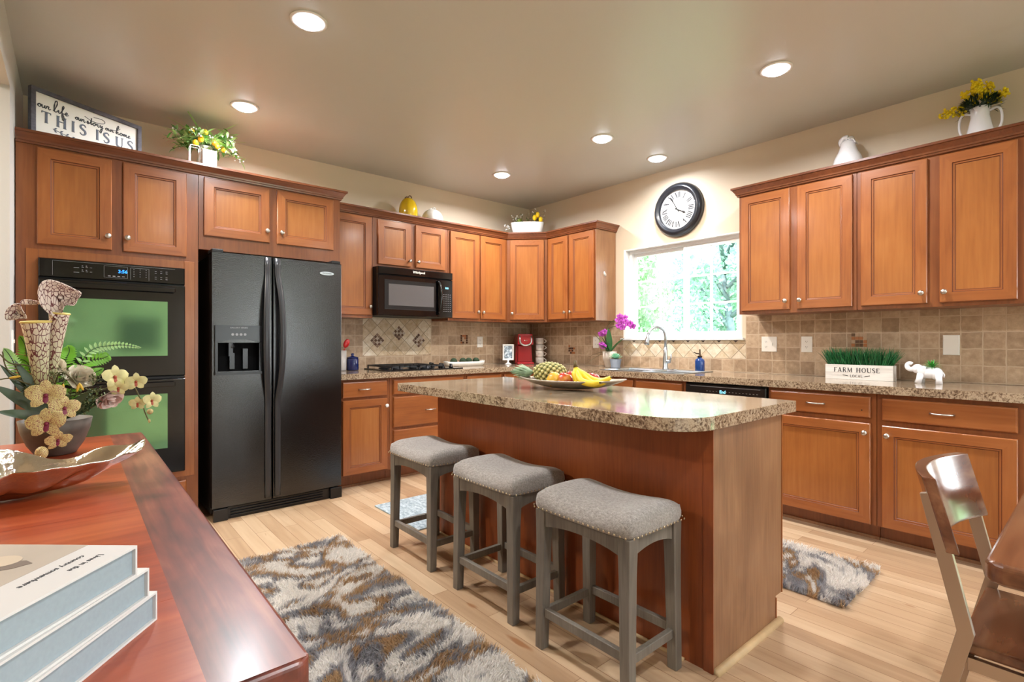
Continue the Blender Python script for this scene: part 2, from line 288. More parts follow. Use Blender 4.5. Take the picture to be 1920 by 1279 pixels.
# ------------------------------------------------------------ mesh builder
def V(*a): return Vector(a)
ORIG = {}
class MB:
    def __init__(s): s.v = []; s.f = []; s.mi = []; s.sm = []
    def add(s, verts, faces, mi=0, sm=False):
        b = len(s.v); s.v += [Vector(v) for v in verts]
        for f in faces: s.f.append([b+i for i in f]); s.mi.append(mi); s.sm.append(sm)
        return s
    def box(s, x0, x1, y0, y1, z0, z1, mi=0):
        v = [(x, y, z) for x in (x0, x1) for y in (y0, y1) for z in (z0, z1)]
        return s.add(v, [(0, 1, 3, 2), (4, 6, 7, 5), (0, 4, 5, 1), (2, 3, 7, 6), (0, 2, 6, 4), (1, 5, 7, 3)], mi)
    def hexa(s, bot, top, mi=0):
        return s.add(list(bot)+list(top), [(3, 2, 1, 0), (4, 5, 6, 7), (0, 1, 5, 4), (1, 2, 6, 5), (2, 3, 7, 6), (3, 0, 4, 7)], mi)
    def tube(s, pts, r, n=8, mi=0, sm=True, flat=1.0, up=None):
        pts = [Vector(p) for p in pts]; k = len(pts); rs = r if isinstance(r, (list, tuple)) else [r]*k
        vs = []; prev = None
        for i, p in enumerate(pts):
            d = (pts[min(i+1, k-1)]-pts[max(i-1, 0)])
            d = d.normalized() if d.length > 1e-9 else Vector((0, 0, 1))
            a = prev if prev is not None else (Vector(up) if up else (Vector((0, 0, 1)) if abs(d.z) < 0.9 else Vector((1, 0, 0))))
            a = (a-d*a.dot(d)); a = a.normalized() if a.length > 1e-6 else d.orthogonal().normalized()
            prev = a; b = d.cross(a)
            for j in range(n):
                t = 2*PI*j/n
                vs.append(p+(a*math.cos(t)*flat+b*math.sin(t))*rs[i])
        fs = [(i*n+j, i*n+(j+1) % n, (i+1)*n+(j+1) % n, (i+1)*n+j) for i in range(k-1) for j in range(n)]
        fs += [tuple(range(n-1, -1, -1)), tuple((k-1)*n+j for j in range(n))]
        return s.add(vs, fs, mi, sm)
    def lathe(s, prof, c=(0, 0, 0), n=24, mi=0, sm=True, T=None, sx=1, sy=1):
        vs = []
        for r, z in prof:
            r = max(r, 0.0002)
            for j in range(n):
                a = 2*PI*j/n; p = Vector((r*math.cos(a)*sx, r*math.sin(a)*sy, z))
                vs.append((T @ p if T else p+Vector(c)))
        k = len(prof)
        fs = [(i*n+j, i*n+(j+1) % n, (i+1)*n+(j+1) % n, (i+1)*n+j) for i in range(k-1) for j in range(n)]
        fs += [tuple(range(n-1, -1, -1)), tuple((k-1)*n+j for j in range(n))]
        return s.add(vs, fs, mi, sm)
    def ball(s, c, rx, ry=None, rz=None, n=12, mi=0, T=None):
        ry = ry or rx; rz = rz or rx
        pr = []
        m = max(6, n//2+2)
        vs = []
        for i in range(m+1):
            ph = PI*i/m
            for j in range(n):
                a = 2*PI*j/n
                p = Vector((rx*math.sin(ph)*math.cos(a), ry*math.sin(ph)*math.sin(a), -rz*math.cos(ph)))
                if i in (0, m): p = Vector((rx*0.01*math.cos(a), ry*0.01*math.sin(a), -rz*math.cos(ph)))
                vs.append((T @ p if T else p)+Vector(c))
        fs = [(i*n+j, i*n+(j+1) % n, (i+1)*n+(j+1) % n, (i+1)*n+j) for i in range(m) for j in range(n)]
        fs += [tuple(range(n-1, -1, -1)), tuple(m*n+j for j in range(n))]
        return s.add(vs, fs, mi, True)
    def prism(s, poly, T, d0, d1, mi=0, sm=False):
        """poly in (u,v), T(u,v,n)->xyz"""
        k = len(poly)
        vs = [T(u, v, d0) for u, v in poly]+[T(u, v, d1) for u, v in poly]
        fs = [tuple(range(k-1, -1, -1)), tuple(range(k, 2*k))]+[(i, (i+1) % k, k+(i+1) % k, k+i) for i in range(k)]
        return s.add(vs, fs, mi, sm)
    def loops(s, T, w, h, lp, mis=None, cx=0, cz=0):
        """nested rectangular rings (inset, depth); closed at back and filled at the last"""
        vs = []
        for ins, n in lp:
            for u, v in ((ins, ins), (w-ins, ins), (w-ins, h-ins), (ins, h-ins)): vs.append(T(u+cx, v+cz, n))
        fs = []; ms = []
        for i in range(len(lp)-1):
            for j in range(4):
                fs.append((i*4+j, i*4+(j+1) % 4, (i+1)*4+(j+1) % 4, (i+1)*4+j)); ms.append((mis or (0, 0))[j % 2 == 0])
        k = (len(lp)-1)*4; fs += [(k, k+1, k+2, k+3), (3, 2, 1, 0)]; ms += [(mis or (0, 0))[0]]*2
        b = len(s.v); s.v += [Vector(v) for v in vs]
        for f, q in zip(fs, ms): s.f.append([b+i for i in f]); s.mi.append(int(q)); s.sm.append(False)
        return s
    def grid(s, fn, nu, nv, mi=0, sm=True, thick=0.0):
        P = [[Vector(fn(i/nu, j/nv)) for j in range(nv+1)] for i in range(nu+1)]
        vs = [p for r in P for p in r]; w = nv+1
        fs = [(i*w+j, (i+1)*w+j, (i+1)*w+j+1, i*w+j+1) for i in range(nu) for j in range(nv)]
        return s.add(vs, fs, mi, sm)
    def build(s, name, mats, parent=None, loc=None, bevel=0.0, solid=0.0, sub=0, fix=True, bs=2):
        if not isinstance(mats, (list, tuple)): mats = [mats]
        o3 = Vector(loc) if loc is not None else (ORIG.get(parent.name, Vector((0, 0, 0))) if parent else Vector((0, 0, 0)))
        me = bpy.data.meshes.new(name)
        me.from_pydata([v-o3 for v in s.v], [], s.f)
        for m in mats: me.materials.append(m)
        me.polygons.foreach_set('material_index', s.mi); me.polygons.foreach_set('use_smooth', s.sm)
        if fix:
            bm = bmesh.new(); bm.from_mesh(me); bmesh.ops.recalc_face_normals(bm, faces=bm.faces); bm.to_mesh(me); bm.free()
        me.update()
        o = bpy.data.objects.new(name, me); COL.objects.link(o)
        if parent:
            o.parent = parent
            if loc is not None: o.location = Vector(loc)-ORIG.get(parent.name, Vector((0, 0, 0)))
        else: o.location = o3
        ORIG[o.name] = o3
        if solid: q = o.modifiers.new('thickness', 'SOLIDIFY'); q.thickness = solid; q.offset = 0
        if bevel: q = o.modifiers.new('bevel', 'BEVEL'); q.width = bevel; q.segments = bs; q.limit_method = 'ANGLE'; q.angle_limit = math.radians(40)
        if sub: q = o.modifiers.new('subsurf', 'SUBSURF'); q.levels = sub; q.render_levels = sub
        return o
def tag(o, label, cat, group=None, kind=None):
    o['label'] = label; o['category'] = cat
    if group: o['group'] = group
    if kind: o['kind'] = kind
    return o
def thing(name, label, cat, loc=(0, 0, 0), group=None):
    o = bpy.data.objects.new(name, None); COL.objects.link(o); o.location = loc; o.empty_display_size = 0.05
    ORIG[o.name] = Vector(loc)
    return tag(o, label, cat, group)
def struct(mb, name, mats, **k):
    o = mb.build(name, mats, **k); o['kind'] = 'structure'; return o
def copy_tree(src, loc=None, rz=None, label=None):
    c = src.copy(); COL.objects.link(c)
    if loc is not None: c.location = loc
    if rz is not None: c.rotation_euler = (0, 0, rz)
    if label: c['label'] = label
    for ch in src.children:
        d = ch.copy(); COL.objects.link(d); d.parent = c
        for g in ch.children:
            e = g.copy(); COL.objects.link(e); e.parent = d
    return c
def text(s, size, T, mat, parent, name='lettering', ext=0.0006, align='CENTER', bold=0.0, sx=1.0):
    c = bpy.data.curves.new(name, 'FONT'); c.body = s; c.size = size; c.align_x = align; c.align_y = 'CENTER'; c.extrude = ext; c.offset = bold; c.resolution_u = 3
    tmp = bpy.data.objects.new('tmp_text', c); COL.objects.link(tmp)
    dg = bpy.context.evaluated_depsgraph_get(); dg.update()
    me = bpy.data.meshes.new_from_object(tmp.evaluated_get(dg)); bpy.data.objects.remove(tmp)
    me.name = name; me.materials.clear(); me.materials.append(mat)
    o3 = ORIG.get(parent.name, Vector((0, 0, 0)))
    for v in me.vertices: v.co = Vector(T(v.co.x*sx, v.co.y, v.co.z))-o3
    o = bpy.data.objects.new(name, me); COL.objects.link(o); o.parent = parent; ORIG[o.name] = o3
    return o
def stroke(mb, pts, w, T, d=0.001, mi=0, closed=False):
    """ribbon along 2D points; w single or per point"""
    k = len(pts); ws = w if isinstance(w, (list, tuple)) else [w]*k
    L = []; Rr = []
    for i in range(k):
        a = pts[(i-1) % k if closed else max(i-1, 0)]; b = pts[(i+1) % k if closed else min(i+1, k-1)]
        dx, dy = b[0]-a[0], b[1]-a[1]; l = math.hypot(dx, dy) or 1; nx, ny = -dy/l*ws[i]/2, dx/l*ws[i]/2
        L.append((pts[i][0]+nx, pts[i][1]+ny)); Rr.append((pts[i][0]-nx, pts[i][1]-ny))
    vs = [T(u, v, d) for u, v in L]+[T(u, v, d) for u, v in Rr]+[T(u, v, 0) for u, v in L]+[T(u, v, 0) for u, v in Rr]
    fs = []
    for i in range(k if closed else k-1):
        j = (i+1) % k
        fs += [(i, j, k+j, k+i), (2*k+i, i, k*0+j, 2*k+j) if 0 else (i, 2*k+i, 2*k+j, j), (k+i, k+j, 3*k+j, 3*k+i)]
    mb.add(vs, fs, mi)
def smooth(pts, n=6):
    out = []; k = len(pts)
    for i in range(k-1):
        p0 = pts[max(i-1, 0)]; p1 = pts[i]; p2 = pts[i+1]; p3 = pts[min(i+2, k-1)]
        for j in range(n):
            t = j/n; t2 = t*t; t3 = t2*t
            out.append(tuple(0.5*((2*p1[a])+(-p0[a]+p2[a])*t+(2*p0[a]-5*p1[a]+4*p2[a]-p3[a])*t2+(-p0[a]+3*p1[a]-3*p2[a]+p3[a])*t3) for a in range(len(p1))))
    out.append(tuple(pts[-1])); return out
def leaf(mb, base, d, up, L, w, bend=0.3, n=5, mi=0, fold=0.15, tipw=0.0):
    """leaf blade from base along d, drooping away from up"""
    base = Vector(base); d = Vector(d).normalized(); up = Vector(up); s = d.cross(up)
    s = s.normalized() if s.length > 1e-6 else d.orthogonal().normalized(); u = s.cross(d).normalized()
    vs = []
    for i in range(n+1):
        t = i/n; c = base+d*(L*t)-u*(bend*L*t*t); ww = w*(math.sin(PI*min(1, t*0.92+0.08))**0.8)*0.5+tipw
        if i == n: ww = tipw+0.0003
        vs += [c+s*ww+u*fold*ww, c, c-s*ww+u*fold*ww]
    fs = []
    for i in range(n):
        a = i*3; fs += [(a, a+1, a+4, a+3), (a+1, a+2, a+5, a+4)]
    mb.add(vs, fs, mi, True)
TA = lambda yf: (lambda u, v, n: (u, yf-n, v))      # wall at the back: outward is -y
TB = lambda xf: (lambda u, v, n: (xf-n, u, v))      # wall at the right: outward is -x
def rnd(a, b): return R_.uniform(a, b)

# ------------------------------------------------------------ the setting
H = 2.743
XL, XF, YR = -4.39, -7.2, -9.0      # left kitchen wall, far left of the side room, rear wall
m = MB(); m.box(XF, 0.0, YR, 0.0, -0.05, 0); struct(m, 'floor', FLOORM)
m = MB(); m.box(XF, 0.0, YR, 0.0, H, H+0.05); struct(m, 'ceiling', CEIL)
m = MB(); m.box(XF-0.12, 0.12, 0, 0.12, -0.05, H+0.05)
struct(m, 'wall_back', WALL)
WY0, WY1, WZ0, WZ1 = -2.565, -1.39, 1.19, 2.072
m = MB()
m.box(0, 0.12, WY1, 0, 0, H); m.box(0, 0.12, -5.35, WY0, 0, H); m.box(0, 0.12, WY0, WY1, 0, WZ0); m.box(0, 0.12, WY0, WY1, WZ1, H)
m.box(0, 0.12, YR, -7.45, 0, H); m.box(0, 0.12, -7.45, -5.35, 2.1, H)
struct(m, 'wall_right', WALL)
m = MB(); m.box(XL-0.11, XL, -0.905, 0, 0, H); m.box(XL-0.11, XL, -4.9, -0.905, 2.46, H); m.box(XL-0.11, XL, YR, -4.9, 0, H)
struct(m, 'wall_left', WALLG)
m = MB(); m.box(XF-0.12, XF, YR, 0, 0, H); struct(m, 'wall_far_left', WALLY)
m = MB(); m.box(XF, -2.0, YR-0.12, YR, 0, H); m.box(-2.0, -0.4, YR-0.12, YR, 2.1, H); m.box(-0.4, 0.0, YR-0.12, YR, 0, H)
struct(m, 'wall_rear', WALL)
m = MB(); m.box(XF, XL-0.13, -0.02, 0, 0, H); struct(m, 'wall_side_room', WALLY)
m = MB(); m.box(XL-0.01, XL+0.012, -5.6, -4.92, 0.0, 0.09); m.box(-0.012, 0.0, -5.33, -4.65, 0, 0.09); struct(m, 'baseboard_right', WHITE)

# kitchen window: reveal lining, sill, vinyl frame, two sliding sashes with 2 x 3 grids
w1 = bpy.data.objects.new('window_1', None); COL.objects.link(w1); w1.location = (0, -1.98, WZ0); w1['kind'] = 'structure'; ORIG['window_1'] = V(0, -1.98, WZ0)
m = MB(); m.box(0.001, 0.119, WY1-0.012, WY1, WZ0, WZ1); m.box(0.001, 0.119, WY0, WY0+0.012, WZ0, WZ1); m.box(0.001, 0.119, WY0+0.012, WY1-0.012, WZ1-0.012, WZ1)
m.box(-0.004, 0.0, WY1, WY1+0.008, WZ0, WZ1); m.build('window_reveal', WHITE, w1)
m = MB(); m.box(-0.032, 0.119, WY0-0.02, WY1+0.03, WZ0-0.012, WZ0+0.008); m.build('window_sill', WHITE, w1, bevel=0.003)
m = MB(); fx0, fx1 = 0.06, 0.115
m.box(fx0, fx1, WY1-0.045, WY1-0.012, WZ0+0.008, WZ1-0.012); m.box(fx0, fx1, WY0+0.012, WY0+0.045, WZ0+0.008, WZ1-0.012)
m.box(fx0, fx1, WY0+0.045, WY1-0.045, WZ0+0.008, WZ0+0.035); m.box(fx0, fx1, WY0+0.045, WY1-0.045, WZ1-0.04, WZ1-0.012)
m.build('window_frame', VINYL, w1, bevel=0.003)
def sash(y0, y1, x0, x1, nm):
    z0, z1 = WZ0+0.035, WZ1-0.04; s = 0.032
    m = MB(); m.box(x0, x1, y0, y0+s, z0, z1); m.box(x0, x1, y1-s, y1, z0, z1); m.box(x0, x1, y0+s, y1-s, z0, z0+s); m.box(x0, x1, y0+s, y1-s, z1-s, z1)
    sh = m.build('sash', VINYL, w1, bevel=0.002)
    m = MB(); xm = (x0+x1)/2; ym = (y0+y1)/2
    m.box(xm-0.007, xm+0.007, ym-0.008, ym+0.008, z0+s, z1-s)
    for k in (1, 2):
        zz = z0+s+(z1-z0-2*s)*k/3; m.box(xm-0.006, xm+0.006, y0+s, y1-s, zz-0.008, zz+0.008)
    m.build('muntins', VINYL, sh)
    m = MB(); m.box(xm-0.0015, xm+0.0015, y0+s-0.004, y1-s+0.004, z0+s-0.004, z1-s+0.004); m.build('pane', GLASS, sh)
sash(-2.03, WY1-0.046, 0.092, 0.112, 'far'); sash(WY0+0.046, -1.995, 0.064, 0.088, 'near')
# patio doors behind and beside the camera (they light the room and show in the gloss)
def patio(name, axis, a0, a1, z1, c0, c1):
    d = bpy.data.objects.new(name, None); COL.objects.link(d); d['kind'] = 'structure'
    loc = V((c0+c1)/2, (a0+a1)/2, 0) if axis == 'Y' else V((a0+a1)/2, (c0+c1)/2, 0); d.location = loc; ORIG[d.name] = loc
    B = (lambda m, p0, p1, z0, z2, q0, q1: m.box(q0, q1, p0, p1, z0, z2)) if axis == 'Y' else (lambda m, p0, p1, z0, z2, q0, q1: m.box(p0, p1, q0, q1, z0, z2))
    n = 2 if a1-a0 < 2.5 else 3
    m = MB(); B(m, a0, a0+0.07, 0, z1, c0, c1); B(m, a1-0.07, a1, 0, z1, c0, c1); B(m, a0+0.07, a1-0.07, z1-0.07, z1, c0, c1); B(m, a0+0.07, a1-0.07, 0, 0.08, c0, c1)
    for k in range(1, n): p = a0+(a1-a0)*k/n; B(m, p-0.05, p+0.05, 0.08, z1-0.07, c0, c1)
    m.build('door_frame', VINYL, d)
    cm = (c0+c1)/2; m = MB(); B(m, a0+0.06, a1-0.06, 0.07, z1-0.06, cm-0.003, cm+0.003); m.build('pane', GLASS, d)
patio('door_1', 'Y', -7.45, -5.35, 2.1, 0.03, 0.09)
patio('door_2', 'X', -2.0, -0.4, 2.1, YR-0.09, YR-0.03)

# ------------------------------------------------------------ recessed ceiling lights
LP = [(-3.268, -1.956, 'large white recessed light nearest the camera, above the black refrigerator side of the room'),
      (-3.274, -0.746, 'white recessed light over the refrigerator, beside the lemon plant'),
      (-1.063, -3.261, 'white recessed light over the island end, in front of the right upper cabinets'),
      (-1.032, -1.955, 'warm recessed light in the middle of the ceiling, over the far half of the island'),
      (-0.337, -1.986, 'small recessed light close to the wall above the clock and window'),
      (-1.072, -0.780, 'farthest recessed light, above the corner by the microwave cabinets'),
      (-3.2, -4.9, None), (-1.1, -5.2, None), (-3.2, -7.2, None), (-1.1, -7.4, None)]
for i, (x, y, lb) in enumerate(LP):
    p = 27.0
    if lb:
        t = thing('recessed_light', lb, 'ceiling light', (x, y, H), 'recessed ceiling lights')
        m = MB(); m.lathe([(0.062, -0.0005), (0.064, -0.006), (0.086, -0.006), (0.088, -0.0005)], (x, y, H), 32); m.build('trim_ring', WHITE, t)
        m = MB(); m.lathe([(0.001, -0.001), (0.064, -0.001), (0.063, -0.012), (0.050, -0.020), (0.001, -0.023)], (x, y, H), 28); m.build('lens', GLOW, t)
        if i == 4: p = 8.0
    area('downlight', (x, y, H-0.03), (0, 0, 0), 0.13, 0.13, p, (0.97, 0.975, 1.0) if i != 3 else (1.0, 0.90, 0.78), math.radians(165), 'DISK')
# warm lamps of the side room seen through the opening
area('side_room_ceiling_lamp', (-5.5, -1.2, H-0.06), (0, 0, 0), 0.4, 0.4, 75, (1.0, 0.92, 0.80), PI, 'DISK')

# ------------------------------------------------------------ cabinet pieces
def face(mb, T, u0, u1, z0, z1, mis=(0, 1), s=0.056, th=0.019):
    mb.loops(T, u1-u0, z1-z0, [(0, 0), (0, th-0.004), (0.004, th), (s, th), (s+0.0025, th-0.005), (s+0.0045, th-0.0055), (s+0.011, th-0.006), (s+0.0135, th-0.0098), (s+0.0155, th-0.010)], mis, u0, z0)
    k0 = len(mb.mi)-2-8*4
    for lv, q in ((3, 3), (4, 3), (6, 3), (7, 3)):
        for j in range(4): mb.mi[k0+lv*4+j] = q
    mb.mi[k0+32] = 2
def slab(mb, T, u0, u1, z0, z1, mi=0, th=0.019):
    mb.loops(T, u1-u0, z1-z0, [(0, 0), (0, th-0.006), (0.003, th-0.002), (0.008, th)], (mi, mi), u0, z0)
def knob(parent, T, u, z, th=0.019, mat=None, s=1.0):
    m = MB(); P = [(0.007, 0), (0.006, 0.012), (0.011, 0.016), (0.0155, 0.022), (0.0155, 0.027), (0.010, 0.032), (0.001, 0.033)]
    n = 14; vs = []
    for r, d in P:
        for j in range(n):
            a = 2*PI*j/n; vs.append(T(u+max(r, .0003)*s*math.cos(a), z+max(r, .0003)*s*math.sin(a), th+d*s))
    k = len(P); fs = [(i*n+j, i*n+(j+1) % n, (i+1)*n+(j+1) % n, (i+1)*n+j) for i in range(k-1) for j in range(n)]+[tuple(range(n)), tuple((k-1)*n+j for j in range(n))]
    m.add(vs, fs, 0, True); return m.build('knob', mat or NICKEL, parent)
def pull(parent, T, u, z, L=0.096, th=0.019):
    m = MB(); pts = [T(u-L/2+L*i/10, z, th+0.004+0.024*math.sin(PI*i/10)**0.6) for i in range(11)]
    m.tube(pts, [0.0045 if 0 < i < 10 else 0.006 for i in range(11)], 8); return m.build('handle', NICKEL, parent)
WV = {'A': [CABV, CABX, PANL, GLZ], 'B': [CABV, CABY, PANL, GLZ]}
def door(parent, T, ax, u0, u1, z0, z1, ku=None, kz=None, mat=None):
    m = MB(); face(m, T, u0, u1, z0, z1); d = m.build('door', WV[ax], parent)
    if ku is not None: knob(d, T, ku, kz, mat=mat)
    return d
def drawer(parent, T, ax, u0, u1, z0, z1, pu=None, pz=None, pl=0.1):
    m = MB(); slab(m, T, u0, u1, z0, z1); d = m.build('drawer', WV[ax][1], parent)
    if pu is not None: pull(d, T, pu, pz if pz else (z0+z1)/2, pl)
    return d
G = 0.0015   # hairline between neighbouring units

# tall oven cabinet (hollow around the oven) ------------------------------------
tall = thing('tall_oven_cabinet', 'tall brown wooden cabinet at the left end, built around the black double oven', 'cabinet', (-3.957, -0.315, 0))
m = MB(); yf = -0.63; x0, x1 = -4.386, -3.524
m.box(x0, x0+0.09, yf, -0.003, 0.0, 2.286); m.box(x1-0.078, x1-G, yf, -0.003, 0.0, 2.286)
m.box(x0+0.09, x1-0.078, yf, -0.003, 1.64, 2.286); m.box(x0+0.09, x1-0.078, yf, -0.003, 0.0, 0.332); m.box(x0+0.09, x1-0.078, -0.02, -0.003, 0.332, 1.64)
m.build('cabinet_box', [CARC], tall)
T = TA(yf)
m = MB()   # picture-frame trim board around the oven
for a in ((-4.345, -4.294, 0.30, 1.685), (-3.605, -3.546, 0.30, 1.685)): m.box(a[0], a[1], yf-0.008, yf-0.0005, a[2], a[3])
m.box(-4.294, -3.605, yf-0.008, yf-0.0005, 1.636, 1.685); m.box(-4.294, -3.605, yf-0.008, yf-0.0005, 0.30, 0.338)
m.build('oven_trim', CABV, tall, bevel=0.002)
door(tall, T, 'A', -4.300, -3.972, 1.712, 2.25, -3.990, 1.792); door(tall, T, 'A', -3.918, -3.592, 1.712, 2.25, -3.898, 1.792)
drawer(tall, T, 'A', -4.30, -3.592, 0.10, 0.278, -3.95)

# double oven
ov = thing('double_wall_oven', 'black glass double wall oven with blue clock digits and green-tinted windows', 'oven', (-3.95, -0.35, 0.34))
m = MB(); m.box(-4.286, -3.614, -0.60, -0.03, 0.345, 1.63); m.box(-4.293, -3.606, -0.662, -0.6385, 0.341, 1.634); m.build('oven_body', BLACKM, ov)
T = TA(-0.662)
m = MB(); m.loops(T, 0.685, 0.104, [(0, 0.0005), (0, 0.018), (0.004, 0.022)], None, -4.292, 1.528); cp = m.build('control_panel', BLACKG, ov)
m = MB(); q = 0.0225
for a in ((-4.235, -3.66, 1.621, 1.622), (-4.235, -4.234, 1.54, 1.62), (-4.01, -3.90, 1.612, 1.613), (-4.01, -3.90, 1.545, 1.546), (-4.01, -4.009, 1.545, 1.612), (-3.90, -3.899, 1.545, 1.612), (-3.885, -3.795, 1.61, 1.611), (-3.795, -3.794, 1.54, 1.61), (-3.885, -3.884, 1.54, 1.61)):
    m.box(a[0], a[1], -0.662-q-0.0006, -0.662-q+0.0004, a[2], a[3])
for (u, z, w, h) in [(-4.145, 1.588, .024, .0022), (-4.145, 1.562, .024, .0022)]+[(-4.11+0.018*i, 1.592-0.024*j, .010, .002) for i in range(3) for j in range(2)]+[(-4.11+0.018*i, 1.60-0.024*j, .006, .003) for i in range(2) for j in range(2)]+\
        [(-3.992+0.022*i, 1.552, .013, .004) for i in range(4)]+[(-3.87+0.03*i, 1.60-0.014*j, .003, .004) for i in range(3) for j in range(4)]+[(-3.765+0.028*i, 1.60-0.012*j, .010, .002) for i in range(3) for j in (0, 1, 3, 4)]:
    m.box(u, u+w, -0.662-q-0.0006, -0.662-q+0.0004, z, z+h)
m.build('panel_markings', GREYPR, cp)
text('3:56', 0.026, lambda u, v, n: (-3.922+u, -0.662-q-n, 1.583+v), BLUED, cp, 'clock_digits', bold=0.0005)
def oven_door(z0, z1, wz0, wz1, hz):
    T = TA(-0.662)
    m = MB(); m.loops(T, 0.685, z1-z0, [(0, 0.0005), (0, 0.030), (0.004, 0.034)], None, -4.292, z0); d = m.build('oven_door', BLACKG, ov)
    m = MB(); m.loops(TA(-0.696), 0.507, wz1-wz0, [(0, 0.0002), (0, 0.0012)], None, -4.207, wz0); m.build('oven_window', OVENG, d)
    m = MB(); m.box(-4.24, -3.664, -0.735, -0.722, hz-0.016, hz+0.014); m.box(-4.235, -4.205, -0.723, -0.6965, hz-0.01, hz+0.008); m.box(-3.70, -3.67, -0.723, -0.6965, hz-0.01, hz+0.008)
    m.build('oven_handle', BLACKG, d, bevel=0.004)
oven_door(0.955, 1.518, 1.08, 1.415, 1.487); oven_door(0.35, 0.935, 0.505, 0.845, 0.905)
m = MB(); m.box(-4.292, -3.607, -0.690, -0.6625, 0.941, 0.949); m.build('vent_strip', BLACKM, ov)

# cabinet over the fridge + end panel
fr = thing('cabinet_over_refrigerator', 'brown wooden two-door cabinet directly above the black refrigerator', 'cabinet', (-3.05, -0.315, 1.78))
m = MB(); m.box(-3.524+G, -2.577, -0.63, -0.003, 1.775, 2.286); m.box(-2.600, -2.577, -0.62, -0.003, 0.0, 1.775); m.build('cabinet_box', CARC, fr)
T = TA(-0.63)
door(fr, T, 'A', -3.494, -3.09, 1.866, 2.25, -3.110, 1.945); door(fr, T, 'A', -3.04, -2.631, 1.866, 2.25, -3.012, 1.945)

# upper cabinets on the back wall
UT = 2.286
def upper(label, nm, ax, u0, u1, z0, doors, dep=0.305, z1=UT):
    T = TA(-dep) if ax == 'A' else TB(-dep)
    c = (u0+u1)/2; t = thing(nm, label, 'cabinet', (c, -dep/2, z0) if ax == 'A' else (-dep/2, c, z0), None)
    m = MB()
    if ax == 'A': m.box(u0+G, u1-G, -dep, -0.003, z0, z1)
    else: m.box(-dep, -0.003, u0+G, u1-G, z0, z1)
    m.build('cabinet_box', CARC, t)
    for d in doors: door(t, T, ax, *d)
    return t
upper('tall narrow single-door upper cabinet between the refrigerator and the microwave', 'upper_cabinet', 'A', -2.577, -2.150, 1.372, [(-2.552, -2.168, 1.397, 2.25, -2.186, 1.47)])
upper('short two-door upper cabinet right above the black microwave', 'upper_cabinet', 'A', -2.150, -1.366, 1.826, [(-2.106, -1.780, 1.853, 2.248, -1.80, 1.905), (-1.730, -1.404, 1.853, 2.248, -1.71, 1.905)])
upper('two-door upper cabinet between the microwave and the angled corner cabinet', 'upper_cabinet', 'A', -1.366, -0.612, 1.372, [(-1.344, -0.994, 1.397, 2.25, -1.015, 1.465), (-0.973, -0.645, 1.397, 2.25, -0.950, 1.465)])
# diagonal corner cabinet
cc = thing('corner_upper_cabinet', 'angled single-door upper cabinet in the corner under the white lemon planter', 'cabinet', (-0.25, -0.25, 1.372))
m = MB(); m.prism([(-0.003, -0.003), (-0.61+G, -0.003), (-0.61+G, -0.305), (-0.305, -0.61+G), (-0.003, -0.61+G)], lambda u, v, n: (u, v, n), 1.372, UT); m.build('cabinet_box', CARC, cc)
D2 = math.sqrt(0.5)
Td = lambda u, v, n: (-0.61+u*D2-n*D2, -0.305-u*D2-n*D2, v)
door(cc, Td, 'A', 0.035, 0.397, 1.397, 2.25, 0.058, 1.465)
e1 = upper('two-door upper cabinet at the left of the window with a pale end panel', 'upper_cabinet', 'B', -1.277, -0.612, 1.372, [(-0.918, -0.640, 1.397, 2.25, -0.892, 1.465), (-1.262, -0.944, 1.397, 2.25, -0.970, 1.465)])
m = MB(); m.box(-0.3055, -0.003, -1.283, -1.2765, 1.372, UT); m.build('end_panel', ENDP, e1)
upper('leftmost two-door upper cabinet right of the window', 'upper_cabinet', 'B', -3.455, -2.685, 1.372, [(-3.050, -2.706, 1.395, 2.25, -3.028, 1.455), (-3.432, -3.100, 1.395, 2.25, -3.122, 1.455)])
upper('two-door upper cabinet nearest the camera, above the blank wall plate', 'upper_cabinet', 'B', -4.222, -3.455, 1.372, [(-3.815, -3.480, 1.395, 2.25, -3.790, 1.455), (-4.197, -3.872, 1.395, 2.25, -3.895, 1.455)])
upper('upper cabinet cut off by the right edge of the picture', 'upper_cabinet', 'B', -4.70, -4.222, 1.372, [(-4.68, -4.262, 1.395, 2.25, -4.28, 1.455)])

# crown mouldings
def crown(name, label, path, mats=CROWN, ends=True):
    prof = [(0.0005, 2.262), (0.012, 2.262), (0.014, 2.272), (0.019, 2.274), (0.021, 2.284), (0.040, 2.312), (0.046, 2.314), (0.046, 2.328), (0.0005, 2.328)]
    m = MB(); k = len(path); rings = []
    for i, p in enumerate(path):
        p = Vector(p); nr = []
        if i > 0: d = (p-Vector(path[i-1])).normalized(); nr.append(Vector((-d.y, d.x)) * -1)
        if i < k-1: d = (Vector(path[i+1])-p).normalized(); nr.append(Vector((-d.y, d.x)) * -1)
        n = nr[0] if len(nr) == 1 else (nr[0]+nr[1]).normalized()/max(0.3, math.cos(nr[0].angle(nr[1])/2))
        rings.append([(p.x+n.x*o, p.y+n.y*o, z) for o, z in prof])
    L = len(prof); vs = [v for r in rings for v in r]
    fs = [(i*L+j, i*L+(j+1) % L, (i+1)*L+(j+1) % L, (i+1)*L+j) for i in range(k-1) for j in range(L)]+[tuple(range(L)), tuple((k-1)*L+j for j in range(L))]
    m.add(vs, fs); return tag(m.build(name, mats, loc=(path[0][0], path[0][1], 2.26)), label, 'molding')
crown('crown_molding', 'dark wooden crown molding along the top of the tall oven and refrigerator cabinets', [(-4.386, -0.63), (-2.577, -0.63), (-2.577, -0.36)])
crown('crown_molding', 'dark wooden crown molding over the microwave and corner upper cabinets', [(-2.574, -0.305), (-0.61, -0.305), (-0.305, -0.61), (-0.305, -1.284), (-0.002, -1.284)])
